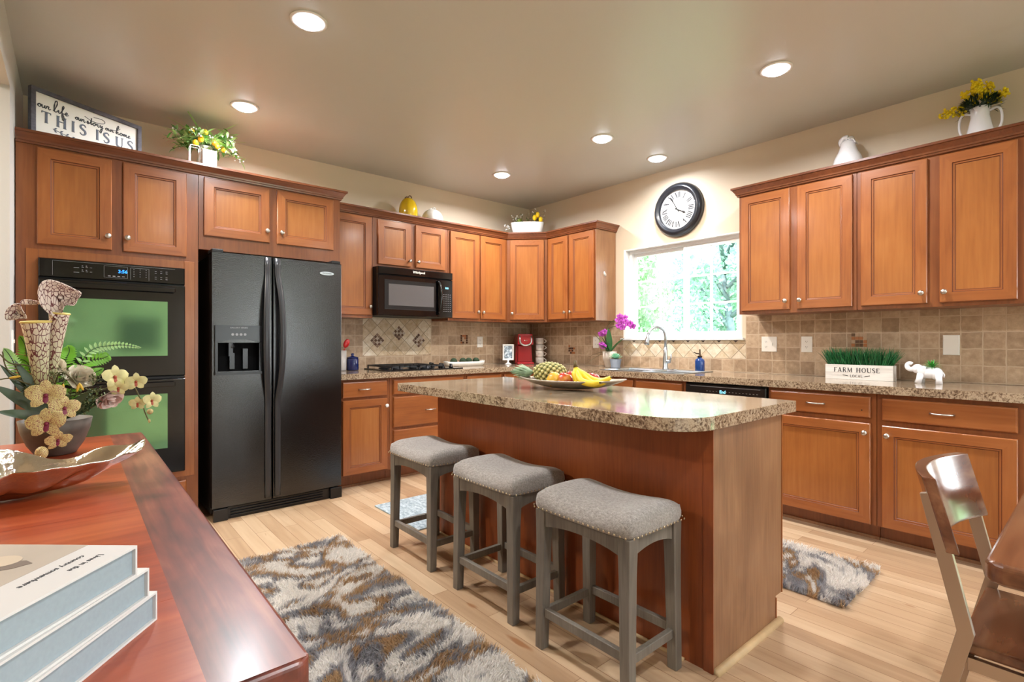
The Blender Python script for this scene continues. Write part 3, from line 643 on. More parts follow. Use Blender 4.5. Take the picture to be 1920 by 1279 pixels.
crown('crown_molding', 'dark wooden crown molding over the upper cabinets right of the window', [(-0.002, -2.685), (-0.305, -2.685), (-0.305, -4.70)])

# ------------------------------------------------------------ base cabinets
def base(label, ax, u0, u1, nm='base_cabinet'):
    c = (u0+u1)/2; t = thing(nm, label, 'cabinet', (c, -0.3, 0) if ax == 'A' else (-0.3, c, 0))
    m = MB()
    B = (lambda a, b, c_, d, e, f: m.box(a, b, c_, d, e, f)) if ax == 'A' else (lambda a, b, c_, d, e, f: m.box(c_, d, a, b, e, f))
    B(u0+G, u1-G, -0.61, -0.004, 0.10, 0.866); B(u0+G, u1-G, -0.535, -0.02, 0.0, 0.10); m.build('cabinet_box', CARC, t)
    m = MB()
    if ax == 'A': m.box(u0+G, u1-G, -0.549, -0.5355, 0.0, 0.016)
    else: m.box(-0.549, -0.5355, u0+G, u1-G, 0.0, 0.016)
    m.build('shoe_strip', FLOORM if 0 else ENDP, t)
    return t
TAb, TBb = TA(-0.61), TB(-0.61)
b = base('base cabinet with one drawer and a white-knobbed door beside the refrigerator', 'A', -2.577, -2.146)
drawer(b, TAb, 'A', -2.552, -2.172, 0.722, 0.846, -2.372); door(b, TAb, 'A', -2.552, -2.172, 0.113, 0.700, -2.188, 0.640, WHITE)
b = base('base cabinet with three stacked drawers under the black cooktop', 'A', -2.146, -1.385)
drawer(b, TAb, 'A', -2.115, -1.405, 0.722, 0.846); drawer(b, TAb, 'A', -2.115, -1.405, 0.446, 0.700, -1.76); drawer(b, TAb, 'A', -2.115, -1.405, 0.113, 0.424, -1.76)
b = base('base cabinet behind the left end of the island, right of the cooktop drawers', 'A', -1.385, -0.932)
drawer(b, TAb, 'A', -1.363, -0.952, 0.722, 0.846, -1.157); door(b, TAb, 'A', -1.363, -0.952, 0.113, 0.700, -1.34, 0.64)
b = base('corner base cabinet behind the island, under the red coffee maker', 'A', -0.932, -0.004)
drawer(b, TAb, 'A', -0.912, -0.66, 0.722, 0.846); door(b, TAb, 'A', -0.912, -0.66, 0.113, 0.700)
b = base('base cabinet behind the island, left of the sink base', 'B', -1.516, -0.66)
drawer(b, TBb, 'B', -1.494, -0.96, 0.722, 0.846, -1.23); door(b, TBb, 'B', -1.494, -0.96, 0.113, 0.700, -1.0, 0.64)
b = thing('sink_base_cabinet', 'sink base cabinet with two false drawer fronts, left of the dishwasher', 'cabinet', (-0.3, -1.97, 0))
m = MB(); m.box(-0.61, -0.592, -2.424, -1.516-G, 0.10, 0.866); m.box(-0.592, -0.004, -2.424, -2.406, 0.1, 0.866); m.box(-0.592, -0.004, -1.534-G, -1.516-G, 0.1, 0.866); m.box(-0.592, -0.004, -2.406, -1.534-G, 0.1, 0.12); m.box(-0.535, -0.02, -2.424, -1.52, 0, 0.1); m.build('cabinet_box', CARC, b)
drawer(b, TBb, 'B', -1.944, -1.538, 0.722, 0.846); drawer(b, TBb, 'B', -2.398, -1.974, 0.722, 0.846)
door(b, TBb, 'B', -1.944, -1.538, 0.113, 0.700, -1.92, 0.64); door(b, TBb, 'B', -2.398, -1.974, 0.113, 0.700, -2.0, 0.64)
b = base('base cabinet with a dark spot on its drawer, right of the dishwasher', 'B', -3.638, -3.030)
dr = drawer(b, TBb, 'B', -3.610, -3.048, 0.722, 0.846, -3.322); m = MB(); m.ball((-0.6295, -3.568, 0.765), 0.0012, 0.0045, 0.0035); m.build('dark_spot', DARK, dr)
door(b, TBb, 'B', -3.610, -3.048, 0.103, 0.690, -3.585, 0.636)
b = base('base cabinet with one wide drawer and door behind the dining chair', 'B', -4.245, -3.638)
drawer(b, TBb, 'B', -4.223, -3.666, 0.716, 0.842, -3.935); door(b, TBb, 'B', -4.223, -3.666, 0.103, 0.686, -3.693, 0.632)
b = base('base cabinet cut off by the right edge of the picture, past the dining chair', 'B', -4.72, -4.245)
drawer(b, TBb, 'B', -4.70, -4.285, 0.716, 0.842); door(b, TBb, 'B', -4.70, -4.285, 0.103, 0.686, -4.31, 0.632)

# dishwasher
dw = thing('dishwasher', 'black dishwasher with a lit End display under the right counter', 'dishwasher', (-0.3, -2.727, 0))
m = MB(); m.box(-0.595, -0.03, -3.026, -2.428, 0.03, 0.862); m.box(-0.53, -0.1, -3.02, -2.44, 0, 0.03); m.build('dishwasher_body', BLACKM, dw)
m = MB(); m.loops(TB(-0.596), 0.59, 0.62, [(0, 0.0005), (0, 0.03), (0.006, 0.036)], None, -3.022, 0.11); m.build('dishwasher_door', BLACKS, dw)
m = MB(); m.loops(TB(-0.596), 0.59, 0.118, [(0, 0.0005), (0, 0.034), (0.006, 0.04)], None, -3.022, 0.735); cp = m.build('control_panel', BLACKS, dw)
m = MB(); m.box(-0.6368, -0.6358, -2.985, -2.47, 0.838, 0.841)
for i in range(16): m.box(-0.6368, -0.6358, -2.60-0.024*i-0.010, -2.60-0.024*i, 0.806, 0.809)
m.build('panel_markings', GREYPR, cp)
text('End', 0.030, lambda u, v, n: (-0.6365-n, -2.722-u, 0.806+v), CYAND, cp, 'display_lettering', bold=0.0006)

# ------------------------------------------------------------ countertops
ct = MB(); z0, z1 = 0.868, 0.914
ct.prism([(-2.576, -0.004), (-2.576, -0.655), (-0.655, -0.655), (-0.655, -1.535), (-0.13, -1.535), (-0.004, -1.535), (-0.004, -0.004)], lambda u, v, n: (u, v, n), z0, z1)
ct.box(-0.655, -0.575, -2.385, -1.535, z0, z1); ct.box(-0.13, -0.004, -2.385, -1.535, z0, z1); ct.box(-0.655, -0.004, -4.72, -2.385, z0, z1)
cto = ct.build('kitchen_countertop', GRAN, loc=(-0.655, -0.655, z0)); tag(cto, 'speckled brown laminate countertop running along the back and right walls', 'countertop')

# island
isl = thing('kitchen_island', 'wooden kitchen island with dark long side and paler end panel behind the stools', 'island', (-2.16, -2.71, 0))
m = MB(); m.box(-2.426, -1.885, -3.592, -1.836, 0.10, 0.866); m.box(-2.426, -1.93, -3.592, -1.836, 0.0, 0.10); m.build('island_body', CABV, isl)
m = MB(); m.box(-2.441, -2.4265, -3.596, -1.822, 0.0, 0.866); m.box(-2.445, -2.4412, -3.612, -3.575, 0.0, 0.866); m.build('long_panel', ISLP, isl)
m = MB(); m.prism([(-2.440, 0.0), (-1.925, 0.0), (-1.925, 0.108), (-1.868, 0.108), (-1.868, 0.866), (-2.440, 0.866)], lambda u, v, n: (u, n, v), -3.610, -3.5965); m.build('end_panel', ENDP, isl)
m = MB(); m.box(-1.8685, -1.862, -3.613, -3.595, 0.108, 0.866); m.box(-1.9255, -1.919, -3.613, -3.595, 0.0, 0.100); m.build('edge_strip', CABV, isl)
m = MB(); m.box(-2.440, -1.885, -1.835, -1.822, 0.1, 0.866); m.build('end_panel', ENDP, isl)
m = MB(); m.tube([(-2.44, -3.618, 0.003), (-1.90, -3.618, 0.003)], [0.016, 0.016], 12, flat=1.0); m.tube([(-2.448, -3.50, 0.002), (-2.448, -1.85, 0.002)], 0.008, 10); m.build('shoe_molding', plain('pale_oak', (206, 176, 132), 0.5, var=0.12, scale=12), isl)
Ti = lambda u, v, n: (-1.885+n, u, v)
for a in ((-3.58, -3.16), (-3.14, -2.72), (-2.70, -2.28), (-2.26, -1.85)):
    door(isl, Ti, 'B', a[0], a[1], 0.12, 0.70, a[0]+0.03, 0.64); drawer(isl, Ti, 'B', a[0], a[1], 0.722, 0.846, (a[0]+a[1])/2)
m = MB(); r = 0.17; poly = [(-1.785, -1.69), (-2.645, -1.69)]
for i in range(13):
    a = PI+i*(PI/2)/12; poly.append((-2.655+r+r*math.cos(a), -3.638+r+r*math.sin(a)))
poly += [(-1.785, -3.638)]
m.prism(poly, lambda u, v, n: (u, v, n), 0.867, 0.914)
io = m.build('island_countertop', GRAN, loc=(-2.2, -2.66, 0.867), bevel=0.002); tag(io, 'speckled brown laminate island countertop with one rounded corner', 'countertop')

# ------------------------------------------------------------ backsplash
def sq(mb, T, cu, cv, s, d0, d1, rot=0, mi=0):
    c, n = math.cos(rot), math.sin(rot); h = s/2
    mb.prism([(cu+c*a-n*b_, cv+n*a+c*b_) for a, b_ in ((-h, -h), (h, -h), (h, h), (-h, h))], T, d0, d1, mi)
BT = 0.008
bsA = thing('tile_backsplash', 'tan stone tile backsplash behind the cooktop with a pale diamond panel', 'backsplash', (-1.3, 0, 0.914))
m = MB(); m.box(-2.576, -2.1075, -BT, -0.0005, 0.915, 1.3715); m.box(-1.3755, -0.001, -BT, -0.0005, 0.915, 1.3715); m.box(-2.1075, -1.3755, -BT, -0.0005, 0.915, 1.034)
mt = [tiles('tan_tile_x', 'X', 0.1016, TAN, (198, 176, 150), off=(1.284, -0.0105)), tiles('tan_tile_y', 'Y', 0.1016, TAN, (198, 176, 150), off=(0, -0.0105))]
m.build('tile_field', mt[0], bsA)
m = MB(); m.box(-2.1075, -1.3755, -BT-0.001, -0.0005, 1.034, 1.388)
m.build('diamond_panel', tiles('diamond_tile_x', 'X', 0.1016, CRM, (150, 132, 106), rot=PI/4, off=(0.663-0.0005, -0.262), msz=0.0026, wob=0.0), bsA)
for cx_, cz_ in ((-1.963, 1.176), (-1.737, 1.247), (-1.518, 1.176)):
    m = MB(); T = TA(-BT)
    for i in range(4):
        for j in range(4):
            a, b_ = (i-1.5)*0.0256, (j-1.5)*0.0256
            sq(m, T, cx_+(a-b_)*D2, cz_+(a+b_)*D2, 0.0226, 0.0011, 0.0032, PI/4, R_.choice([0, 0, 1, 1, 2]))
    m.build('mosaic_accent', [plain('mosaic_brown', (98, 72, 58), 0.25, var=0.2), plain('mosaic_taupe', (138, 112, 96), 0.25), plain('mosaic_pale', (190, 174, 160), 0.15)], bsA)
MM = [plain('mosaic_dark', (86, 54, 38), 0.2), plain('mosaic_amber', (170, 104, 62), 0.15), plain('mosaic_sand', (184, 156, 128), 0.3)]
def mosaic(parent, T, cu, cz):
    m = MB()
    for i in range(4):
        for j in range(4): sq(m, T, cu+(i-1.5)*0.024, cz+(j-1.5)*0.024, 0.0205, 0.0004, 0.0024, 0, R_.choice([0, 0, 1, 2]))
    m.build('mosaic_accent', MM, parent)
mosaic(bsA, TA(-BT), -0.962, 1.19)
bsB = thing('tile_backsplash', 'tan stone tile backsplash on the right wall with a diamond band under the window', 'backsplash', (0, -2.9, 0.914))
m = MB(); m.box(-BT, -0.0005, -1.3815, -0.0085, 0.915, 1.3715); m.box(-BT, -0.0005, -4.72, -2.5975, 0.915, 1.3715); m.box(-BT, -0.0005, -2.5975, -1.3815, 0.915, 1.026)
m.build('tile_field', mt[1], bsB)
m = MB(); m.box(-BT-0.001, -0.0005, -2.5975, -1.3815, 1.026, 1.176)
m.build('diamond_band', tiles('diamond_tile_y', 'Y', 0.1016, CRM, (150, 132, 106), rot=PI/4, off=(0.0, -0.1765+0.1437/2-0.003), msz=0.0026, wob=0.0), bsB)
INS = plain('dark_inset_tile', (70, 58, 48), 0.4)
for k in range(9):
    y = -1.5089-k*0.1437
    if -2.59 < y-0.02 and y+0.02 < -1.385: m = MB(); m.prism([(y-0.02, 1.1765), (y+0.02, 1.1765), (y, 1.158)], TB(-BT-0.001), 0, 0.001); m.build('inset_tile', INS, bsB)
mosaic(bsB, TB(-BT), -0.690, 1.078); mosaic(bsB, TB(-BT), -3.386, 1.178)

# outlets and switches
def plate(label, nm, T, u, z, w=0.075, h=0.118, kind='outlet'):
    p = T(u, z, 0); t = thing(nm, label, nm.replace('_', ' '), p)
    m = MB(); m.loops(T, w, h, [(0, 0.0003), (0, 0.003), (0.003, 0.006)], None, u-w/2, z-h/2); m.build('cover_plate', PLAST, t)
    if kind in ('outlet', 'combo'):
        uu = u if kind == 'outlet' else u+0.023*(1)
        m = MB()
        for dz in (-0.020, 0.020):
            m.prism([(uu+0.014*math.cos(a), z+dz+0.012*math.sin(a)) for a in [PI*2*i/14 for i in range(14)]], T, 0.006, 0.0075)
        m.build('sockets', PLAST, t)
        m = MB()
        for dz in (-0.020, 0.020):
            for du in (-0.005, 0.005): m.prism([(uu+du-0.001, z+dz-0.002), (uu+du+0.001, z+dz-0.002), (uu+du+0.001, z+dz+0.006), (uu+du-0.001, z+dz+0.006)], T, 0.0076, 0.0080)
            m.prism([(uu-0.002, z+dz-0.008), (uu+0.002, z+dz-0.008), (uu+0.002, z+dz-0.005), (uu-0.002, z+dz-0.005)], T, 0.0076, 0.0080)
        m.build('slots', DARK, t)
    if kind in ('switch', 'combo'):
        uu = u-0.023 if kind == 'combo' else u
        m = MB(); m.prism([(uu-0.004, z-0.009), (uu+0.004, z-0.009), (uu+0.004, z+0.009), (uu-0.004, z+0.009)], T, 0.006, 0.012); m.build('toggle', PLAST, t)
    return t
plate('white wall outlet on the tiles between cooktop and coffee maker', 'wall_outlet', TA(-BT), -0.750, 1.160)
plate('white wall outlet on the tiles left of the purple orchid', 'wall_outlet', TB(-BT), -1.032, 1.157)
plate('white double plate with outlet and toggle switch right of the window', 'switch_plate', TB(-BT), -2.782, 1.146, 0.115, 0.118, 'combo')
plate('white wall outlet to the left above the grass planter', 'wall_outlet', TB(-BT), -3.052, 1.146)
plate('blank white wall plate above the white elephant planter', 'wall_plate', TB(-BT), -3.876, 1.146, 0.080, 0.125, 'blank')
plate('white light switch on the grey wall edge left of the oven cabinet', 'light_switch', lambda u, v, n: (XL+n, u, v), -0.80, 1.17, 0.075, 0.118, 'switch')

# ------------------------------------------------------------ refrigerator
fg = thing('refrigerator', 'black textured side-by-side refrigerator with ice dispenser and curved handles', 'refrigerator', (-3.04, -0.4, 0))
m = MB(); m.box(-3.462, -2.619, -0.672, -0.04, 0.03, 1.742); m.build('refrigerator_body', BLACKM, fg, bevel=0.004)
def fy(x): t = (x+3.04)/0.43; return -0.752-0.010*(1-t*t)
def bowed(mb, x0, x1, z0, z1, back=-0.676, dy=0.0, n=8, mi=0):
    xs = [x0+(x1-x0)*i/n for i in range(n+1)]
    mb.prism([(x, fy(x)-dy) for x in xs]+[(x1, back), (x0, back)], lambda u, v, n_: (u, v, n_), z0, z1, mi)
m = MB(); X0, X1 = -3.468, -3.111
bowed(m, X0, -3.440, 0.085, 1.748); bowed(m, -3.440, -3.182, 1.160, 1.748); bowed(m, -3.440, -3.182, 0.085, 0.972); bowed(m, -3.182, X1, 0.085, 1.748)
fd = m.build('freezer_door', FRID, fg)
m = MB(); m.box(-3.440, -3.182, -0.690, -0.676, 0.972, 1.160)
for a in ((-3.4398, -3.434), (-3.188, -3.1822)): m.box(a[0], a[1], -0.75, -0.69, 0.972, 1.160)
m.build('dispenser_recess', plain('recess_black', (4, 4, 5), 0.6, spec=0.1), fd)
m = MB(); bowed(m, -3.100, -2.613, 0.085, 1.748, n=12); rd = m.build('refrigerator_door', FRID, fg, bevel=0.004)
for dd, sx, xc in ((fd, -1, -3.136), (rd, 1, -3.073)):
    m = MB(); pts = []
    for i in range(33):
        t = i/32; z = 0.10+1.64*t; k = max(0.0, 1-abs((z-1.20)/0.42)**2.2) if abs(z-1.20) < 0.42 else 0.0
        pts.append((xc+sx*0.022*k, -0.768-0.052*k-(0.006 if 0.05 < t < 0.97 else 0), z))
    m.tube(pts, 0.019, 10, flat=0.5, up=(0, 1, 0)); m.build('door_handle', plain('handle_charcoal', (44, 45, 48), 0.33), dd)
m = MB(); T = TA(-0.758)
arc = [(-3.453+0.278*i/14, 1.160-0.0+0.024*math.sin(PI*i/14)) for i in range(15)]
m.prism([(-3.453, 1.274), (-3.453, 1.160)]+arc[1:-1]+[(-3.175, 1.160), (-3.175, 1.274)], T, 0.0, 0.014); dp = m.build('dispenser_panel', BLACKS, fd)
m = MB()
for a, b_ in ((-3.453, -3.438), (-3.190, -3.175)): m.box(a, b_, -0.770, -0.752, 0.962, 1.160)
m.box(-3.453, -3.175, -0.782, -0.752, 0.950, 0.966); m.build('dispenser_frame', BLACKS, fd)
m = MB(); m.box(-3.37, -3.345, -0.745, -0.70, 1.07, 1.158); m.box(-3.36, -3.33, -0.722, -0.712, 0.985, 1.09); m.box(-3.28, -3.25, -0.722, -0.712, 0.985, 1.12); m.lathe([(0.018, 0), (0.022, 0.02), (0.02, 0.05)], (-3.35, -0.725, 1.11), 12); m.build('dispenser_paddle', BLACKS, fd)
m = MB()
for i in range(4): m.prism([(-3.352+0.0245*i+0.0085*math.cos(a), 1.214+0.0085*math.sin(a)) for a in [2*PI*j/12 for j in range(12)]], T, 0.0142, 0.0165)
m.build('dispenser_buttons', GREYPR, dp)
text('GALLERY SERIES', 0.0135, lambda u, v, n: (-3.315+u, -0.7725-n, 1.258+v), GREYPR, dp, sx=1.1)
m = MB(); m.prism([(-2.727+0.052*math.cos(a), 1.668+0.013*math.sin(a)) for a in [2*PI*j/24 for j in range(24)]], TA(-0.7585), 0, 0.006); bg = m.build('badge', STEEL, rd)
text('FRIGIDAIRE', 0.0135, lambda u, v, n: (-2.727+u, -0.765-n, 1.668+v), BLACKS, bg)
m = MB(); m.box(-3.452, -2.63, -0.74, -0.68, 0.0, 0.078)
for i in range(3): m.box(-3.36, -2.75, -0.752, -0.7402, 0.018+0.018*i, 0.026+0.018*i)
for a in (-3.462, -2.70): m.box(a, a+0.085, -0.766, -0.7402, 0.0, 0.078)
m.build('toe_grille', BLACKS, fg, bevel=0.003)
for a in (-3.466, -2.681): m = MB(); m.box(a, a+0.066, -0.74, -0.60, 1.7485, 1.772); m.build('hinge_cover', BLACKM, fg, bevel=0.005)

# ------------------------------------------------------------ microwave
mw = thing('microwave', 'black over-the-range microwave with grey window under the short upper cabinet', 'microwave', (-1.758, -0.2, 1.39))
m = MB(); m.box(-2.146, -1.370, -0.372, -0.012, 1.395, 1.8235); m.build('microwave_body', BLACKM, mw, bevel=0.003)
T = TA(-0.373)
m = MB(); m.loops(T, 0.776, 0.066, [(0, 0.0005), (0, 0.022), (0.006, 0.028)], None, -2.146, 1.757); tp = m.build('vent_panel', BLACKG, mw)
text('Whirlpool', 0.030, lambda u, v, n: (-1.742+u, -0.4015-n, 1.796+v), PLAST, tp, bold=0.0006)
m = MB(); m.loops(T, 0.612, 0.358, [(0, 0.0005), (0, 0.022), (0.006, 0.028)], None, -2.146, 1.395); md = m.build('microwave_door', BLACKG, mw)
m = MB(); m.loops(TA(-0.4013), 0.520, 0.262, [(0, 0), (0, 0.003), (0.004, 0.003), (0.005, 0.0005)], None, -2.085, 1.450); m.build('window_rim', BLACKS, md)
m = MB(); m.loops(TA(-0.4014), 0.462, 0.190, [(0, 0.0006), (0, 0.0016)], None, -2.046, 1.486); m.build('microwave_window', MWGLASS, md)
m = MB(); m.tube([(-1.548, -0.405, 1.735), (-1.530, -0.425, 1.70), (-1.520, -0.432, 1.60), (-1.530, -0.425, 1.46), (-1.545, -0.405, 1.42)], [0.012, 0.016, 0.017, 0.016, 0.012], 10); m.build('microwave_handle', BLACKG, md)
m = MB(); m.loops(T, 0.160, 0.358, [(0, 0.0005), (0, 0.022), (0.006, 0.028)], None, -1.531, 1.395); cp = m.build('control_panel', BLACKG, mw)
m = MB()
for i in range(4):
    for j in range(9): m.box(-1.478+0.024*i, -1.478+0.024*i+0.010, -0.4022, -0.4012, 1.45+0.02*j, 1.453+0.02*j)
m.build('panel_markings', GREYPR, cp)
text('3:56', 0.022, lambda u, v, n: (-1.440+u, -0.4015-n, 1.673+v), CYAND, cp, 'clock_digits', bold=0.0005)

# ------------------------------------------------------------ cooktop
ck = thing('gas_cooktop', 'black glass gas cooktop with iron grates set in the counter under the microwave', 'cooktop', (-1.755, -0.335, 0.9145))
m = MB(); m.box(-2.131, -1.379, -0.585, -0.085, 0.9142, 0.924); m.build('glass_plate', BLACKG, ck, bevel=0.003)
for bx, by in ((-1.99, -0.45), (-1.99, -0.21), (-1.70, -0.45), (-1.70, -0.21)):
    m = MB(); m.lathe([(0.055, 0.9245), (0.05, 0.930), (0.036, 0.932), (0.036, 0.942), (0.001, 0.945)], (bx, by, 0), 20); m.build('burner', IRON, ck)
for gx0, gx1 in ((-2.10, -1.86), (-1.835, -1.59)):
    m = MB(); z = 0.955
    for a in ((gx0, -0.565, gx1, -0.565), (gx0, -0.105, gx1, -0.105), (gx0, -0.565, gx0, -0.105), (gx1, -0.565, gx1, -0.105), (gx0, -0.335, gx1, -0.335), (gx0+0.07, -0.565, gx0+0.07, -0.105), (gx1-0.07, -0.565, gx1-0.07, -0.105), ((gx0+gx1)/2, -0.565, (gx0+gx1)/2, -0.105)):
        m.box(min(a[0], a[2])-0.005, max(a[0], a[2])+0.005, min(a[1], a[3])-0.005, max(a[1], a[3])+0.005, z-0.012, z)
    for a in (gx0, gx1):
        for b_ in (-0.565, -0.105): m.box(a-0.006, a+0.006, b_-0.006, b_+0.006, 0.9243, z-0.012)
    m.build('grate', IRON, ck)
for i in range(5):
    m = MB(); m.lathe([(0.021, 0.9243), (0.020, 0.938), (0.014, 0.942), (0.014, 0.960), (0.001, 0.962)], (-1.48-0.03*(i % 2), -0.53+0.09*i, 0), 16); m.build('control_knob', BLACKS, ck)

# ------------------------------------------------------------ sink and tap
sk = thing('kitchen_sink', 'stainless double bowl sink set in the counter under the window', 'sink', (-0.35, -1.96, 0.914))
m = MB(); zt = 0.9185
def bowl(y0, y1):
    x0, x1, d = -0.535, -0.175, 0.70
    lp = [(x0, y0, x1, y1, zt), (x0+0.012, y0+0.012, x1-0.012, y1-0.012, zt-0.012), (x0+0.03, y0+0.03, x1-0.03, y1-0.03, 0.76)]
    vs = []
    for a in lp: vs += [(a[0], a[1], a[4]), (a[2], a[1], a[4]), (a[2], a[3], a[4]), (a[0], a[3], a[4])]
    m.add(vs, [(i*4+j, i*4+(j+1) % 4, (i+1)*4+(j+1) % 4, (i+1)*4+j) for i in range(2) for j in range(4)]+[(8, 9, 10, 11)])
ys = [-2.375, -2.345, -1.975, -1.945, -1.575, -1.545]
bowl(ys[1], ys[2]); bowl(ys[3], ys[4])
for a in ((-0.568, -0.535, ys[0], ys[5]), (-0.175, -0.118, ys[0], ys[5]), (-0.535, -0.175, ys[0], ys[1]), (-0.535, -0.175, ys[2], ys[3]), (-0.535, -0.175, ys[4], ys[5])): m.box(a[0], a[1], a[2], a[3], 0.9145, zt)
m.build('sink_bowl', STEEL, sk, fix=False)
for yy in (-2.16, -1.76):
    m = MB(); m.lathe([(0.04, 0.761), (0.038, 0.764), (0.001, 0.763)], (-0.355, yy, 0), 16); m.build('drain', DARK, sk)
fc = thing('kitchen_faucet', 'brushed steel gooseneck pull-down faucet in front of the window', 'faucet', (-0.145, -1.945, 0.9187))
m = MB(); m.lathe([(0.030, 0.9187), (0.029, 0.926), (0.024, 0.934), (0.022, 1.00), (0.017, 1.06), (0.015, 1.12)], (-0.145, -1.945, 0), 20)
dx, dy = -0.90, 0.44; pts = [(-0.145, -1.945, 1.10), (-0.145, -1.945, 1.20)]
for i in range(1, 15):
    a = PI*i/14*0.94; q = 0.086*(1-math.cos(a)); pts.append((-0.145+dx*q, -1.945+dy*q, 1.205+0.09*math.sin(a)))
m.tube(pts, 0.0125, 12); m.build('spout', STEEL, fc)
e = Vector(pts[-1]); m = MB(); m.tube([e+V(0.002, 0, 0.006), e+V(-0.003, 0.002, -0.02), e+V(-0.010, 0.005, -0.06), e+V(-0.013, 0.007, -0.085)], [0.015, 0.017, 0.021, 0.022], 14); m.build('spray_head', STEEL, fc)
m = MB(); m.tube([(-0.145, -1.945, 0.985), (-0.150, -1.990, 0.990)], 0.016, 12); m.tube([(-0.150, -1.992, 0.985), (-0.150, -2.0, 1.02), (-0.146, -2.004, 1.055)], [0.010, 0.008, 0.006], 8); m.build('lever', STEEL, fc)
m = MB(); m.lathe([(0.03, 0.9187), (0.03, 0.922), (0.001, 0.923)], (-0.145, -2.04, 0), 14); m.build('hole_cover', STEEL, fc)
BLUEG = plain('cobalt_glass', (18, 62, 128), 0.08, coat=0.7)
BRONZE = plain('dark_bronze', (70, 56, 46), 0.35, 1.0)
sp = thing('soap_dispenser', 'cobalt blue glass pump bottle beside the sink', 'bottle', (-0.125, -2.262, 0.9187 if 0 else 0.9187))
m = MB(); m.lathe([(0.036, 0.9187), (0.040, 0.922), (0.040, 1.000), (0.036, 1.014), (0.018, 1.026), (0.016, 1.034)], (-0.125, -2.262, 0), 24); m.build('bottle', BLUEG, sp)
m = MB(); m.lathe([(0.019, 1.034), (0.019, 1.046), (0.008, 1.050), (0.006, 1.10), (0.001, 1.101)], (-0.125, -2.262, 0), 16); m.tube([(-0.125, -2.262, 1.062), (-0.135, -2.235, 1.066), (-0.140, -2.215, 1.076)], [0.006, 0.005, 0.004], 8); m.build('pump', BRONZE, sp)

# ------------------------------------------------------------ bar stools
def stool_proto():
    t = thing('counter_stool', 'x', 'stool', (0, 0, 0), 'counter stools along the island')
    hx, hy = 0.165, 0.232; zb, zt = 0.532, 0.582
    m = MB(); n = 22
    def P(a, b_):
        r = 1-0.045*(abs(a)**4)*(abs(b_)**4)*1.6
        ea, eb = abs(a)**7, abs(b_)**9
        z = zt+0.008+0.026*b_*b_+0.008*(1-a*a)-0.030*(ea+eb-ea*eb)
        return (a*hx*r*0.985, b_*hy*r*0.985, z)
    g = [[P(-1+2*i/n, -1+2*j/n) for j in range(n+1)] for i in range(n+1)]
    vs = [p for r in g for p in r]; w = n+1
    fs = [(i*w+j, (i+1)*w+j, (i+1)*w+j+1, i*w+j+1) for i in range(n) for j in range(n)]
    rim = [(i, 0) for i in range(n)]+[(n, j) for j in range(n)]+[(i, n) for i in range(n, 0, -1)]+[(0, j) for j in range(n, 0, -1)]
    ring = [i*w+j for i, j in rim]
    for sc, zz in ((1.02, 0.60), (1.02, 0.30), (1.0, 0.05), (0.985, 0.0)):
        b0 = len(vs)
        for i, j in rim:
            p = g[i][j]; vs.append((p[0]*sc, p[1]*sc, zb+(p[2]-zb)*zz))
        k = len(rim); fs += [(ring[q], ring[(q+1) % k], b0+(q+1) % k, b0+q) for q in range(k)]; ring = [b0+q for q in range(k)]
    fs.append(tuple(ring)); m.add(vs, fs, 0, True); m.build('seat_cushion', LINEN, t)
    m = MB()
    def nail(x, y, dx, dy): m.ball((x, y, zb+0.008), 0.0042 if dx == 0 else 0.0022, 0.0042 if dy == 0 else 0.0022, 0.0042, n=6)
    for i in range(20):
        y = -hy+0.02+i*(2*hy-0.04)/19
        for s_ in (-1, 1): nail(s_*(hx+0.0005), y, 1, 0)
    for i in range(15):
        x = -hx+0.018+i*(2*hx-0.036)/14
        for s_ in (-1, 1): nail(x, s_*(hy+0.0005), 0, 1)
    m.build('nailhead_trim', plain('brass_nail', (206, 190, 160), 0.3, 1.0), t)
    for sx in (-1, 1):
        for sy in (-1, 1):
            m = MB(); q = []
            for z, cx_, cy_, h in ((0.0, 0.137, 0.200, 0.0185), (0.40, 0.131, 0.195, 0.0215), (0.531, 0.129, 0.194, 0.0245)):
                q.append([(sx*cx_-h, sy*cy_-h, z), (sx*cx_+h, sy*cy_-h, z), (sx*cx_+h, sy*cy_+h, z), (sx*cx_-h, sy*cy_+h, z)])
            vs = [p for r in q for p in r]; fs = [(3, 2, 1, 0), (8, 9, 10, 11)]+[(i*4+j, i*4+(j+1) % 4, (i+1)*4+(j+1) % 4, (i+1)*4+j) for i in range(2) for j in range(4)]
            m.add(vs, fs); m.build('leg', GREYW, t, bevel=0.003)
    def apron(L, T, z0, arch):
        m = MB(); k = 12
        m.prism([(-L, 0.531), (-L, z0)]+[(-L+2*L*i/k, z0+arch*math.sin(PI*i/k)**0.8) for i in range(1, k)]+[(L, z0), (L, 0.531)], T, -0.009, 0.009); m.build('apron', GREYW, t)
    for s_ in (-1, 1):
        apron(0.170, lambda u, v, n: (s_*0.140+n, u, v), 0.470, 0.020); apron(0.109, lambda u, v, n: (u, s_*0.200+n, v), 0.470, 0.018)
        m = MB(); m.box(s_*0.137-0.010, s_*0.137+0.010, -0.178, 0.178, 0.125, 0.158); m.build('stretcher', GREYW, t, bevel=0.002)
        m = MB(); m.box(-0.118, 0.118, s_*0.197-0.010, s_*0.197+0.010, 0.115, 0.146); m.build('stretcher', GREYW, t, bevel=0.002)
    return t
st = stool_proto(); st.location = (-2.646, -3.300, 0); st['label'] = 'nearest of the three grey counter stools, at the right end of the island row'
copy_tree(st, (-2.624, -2.706, 0), 0, 'middle of the three grey upholstered counter stools at the island')
copy_tree(st, (-2.622, -2.066, 0), 0, 'farthest grey counter stool, partly over the blue mat')

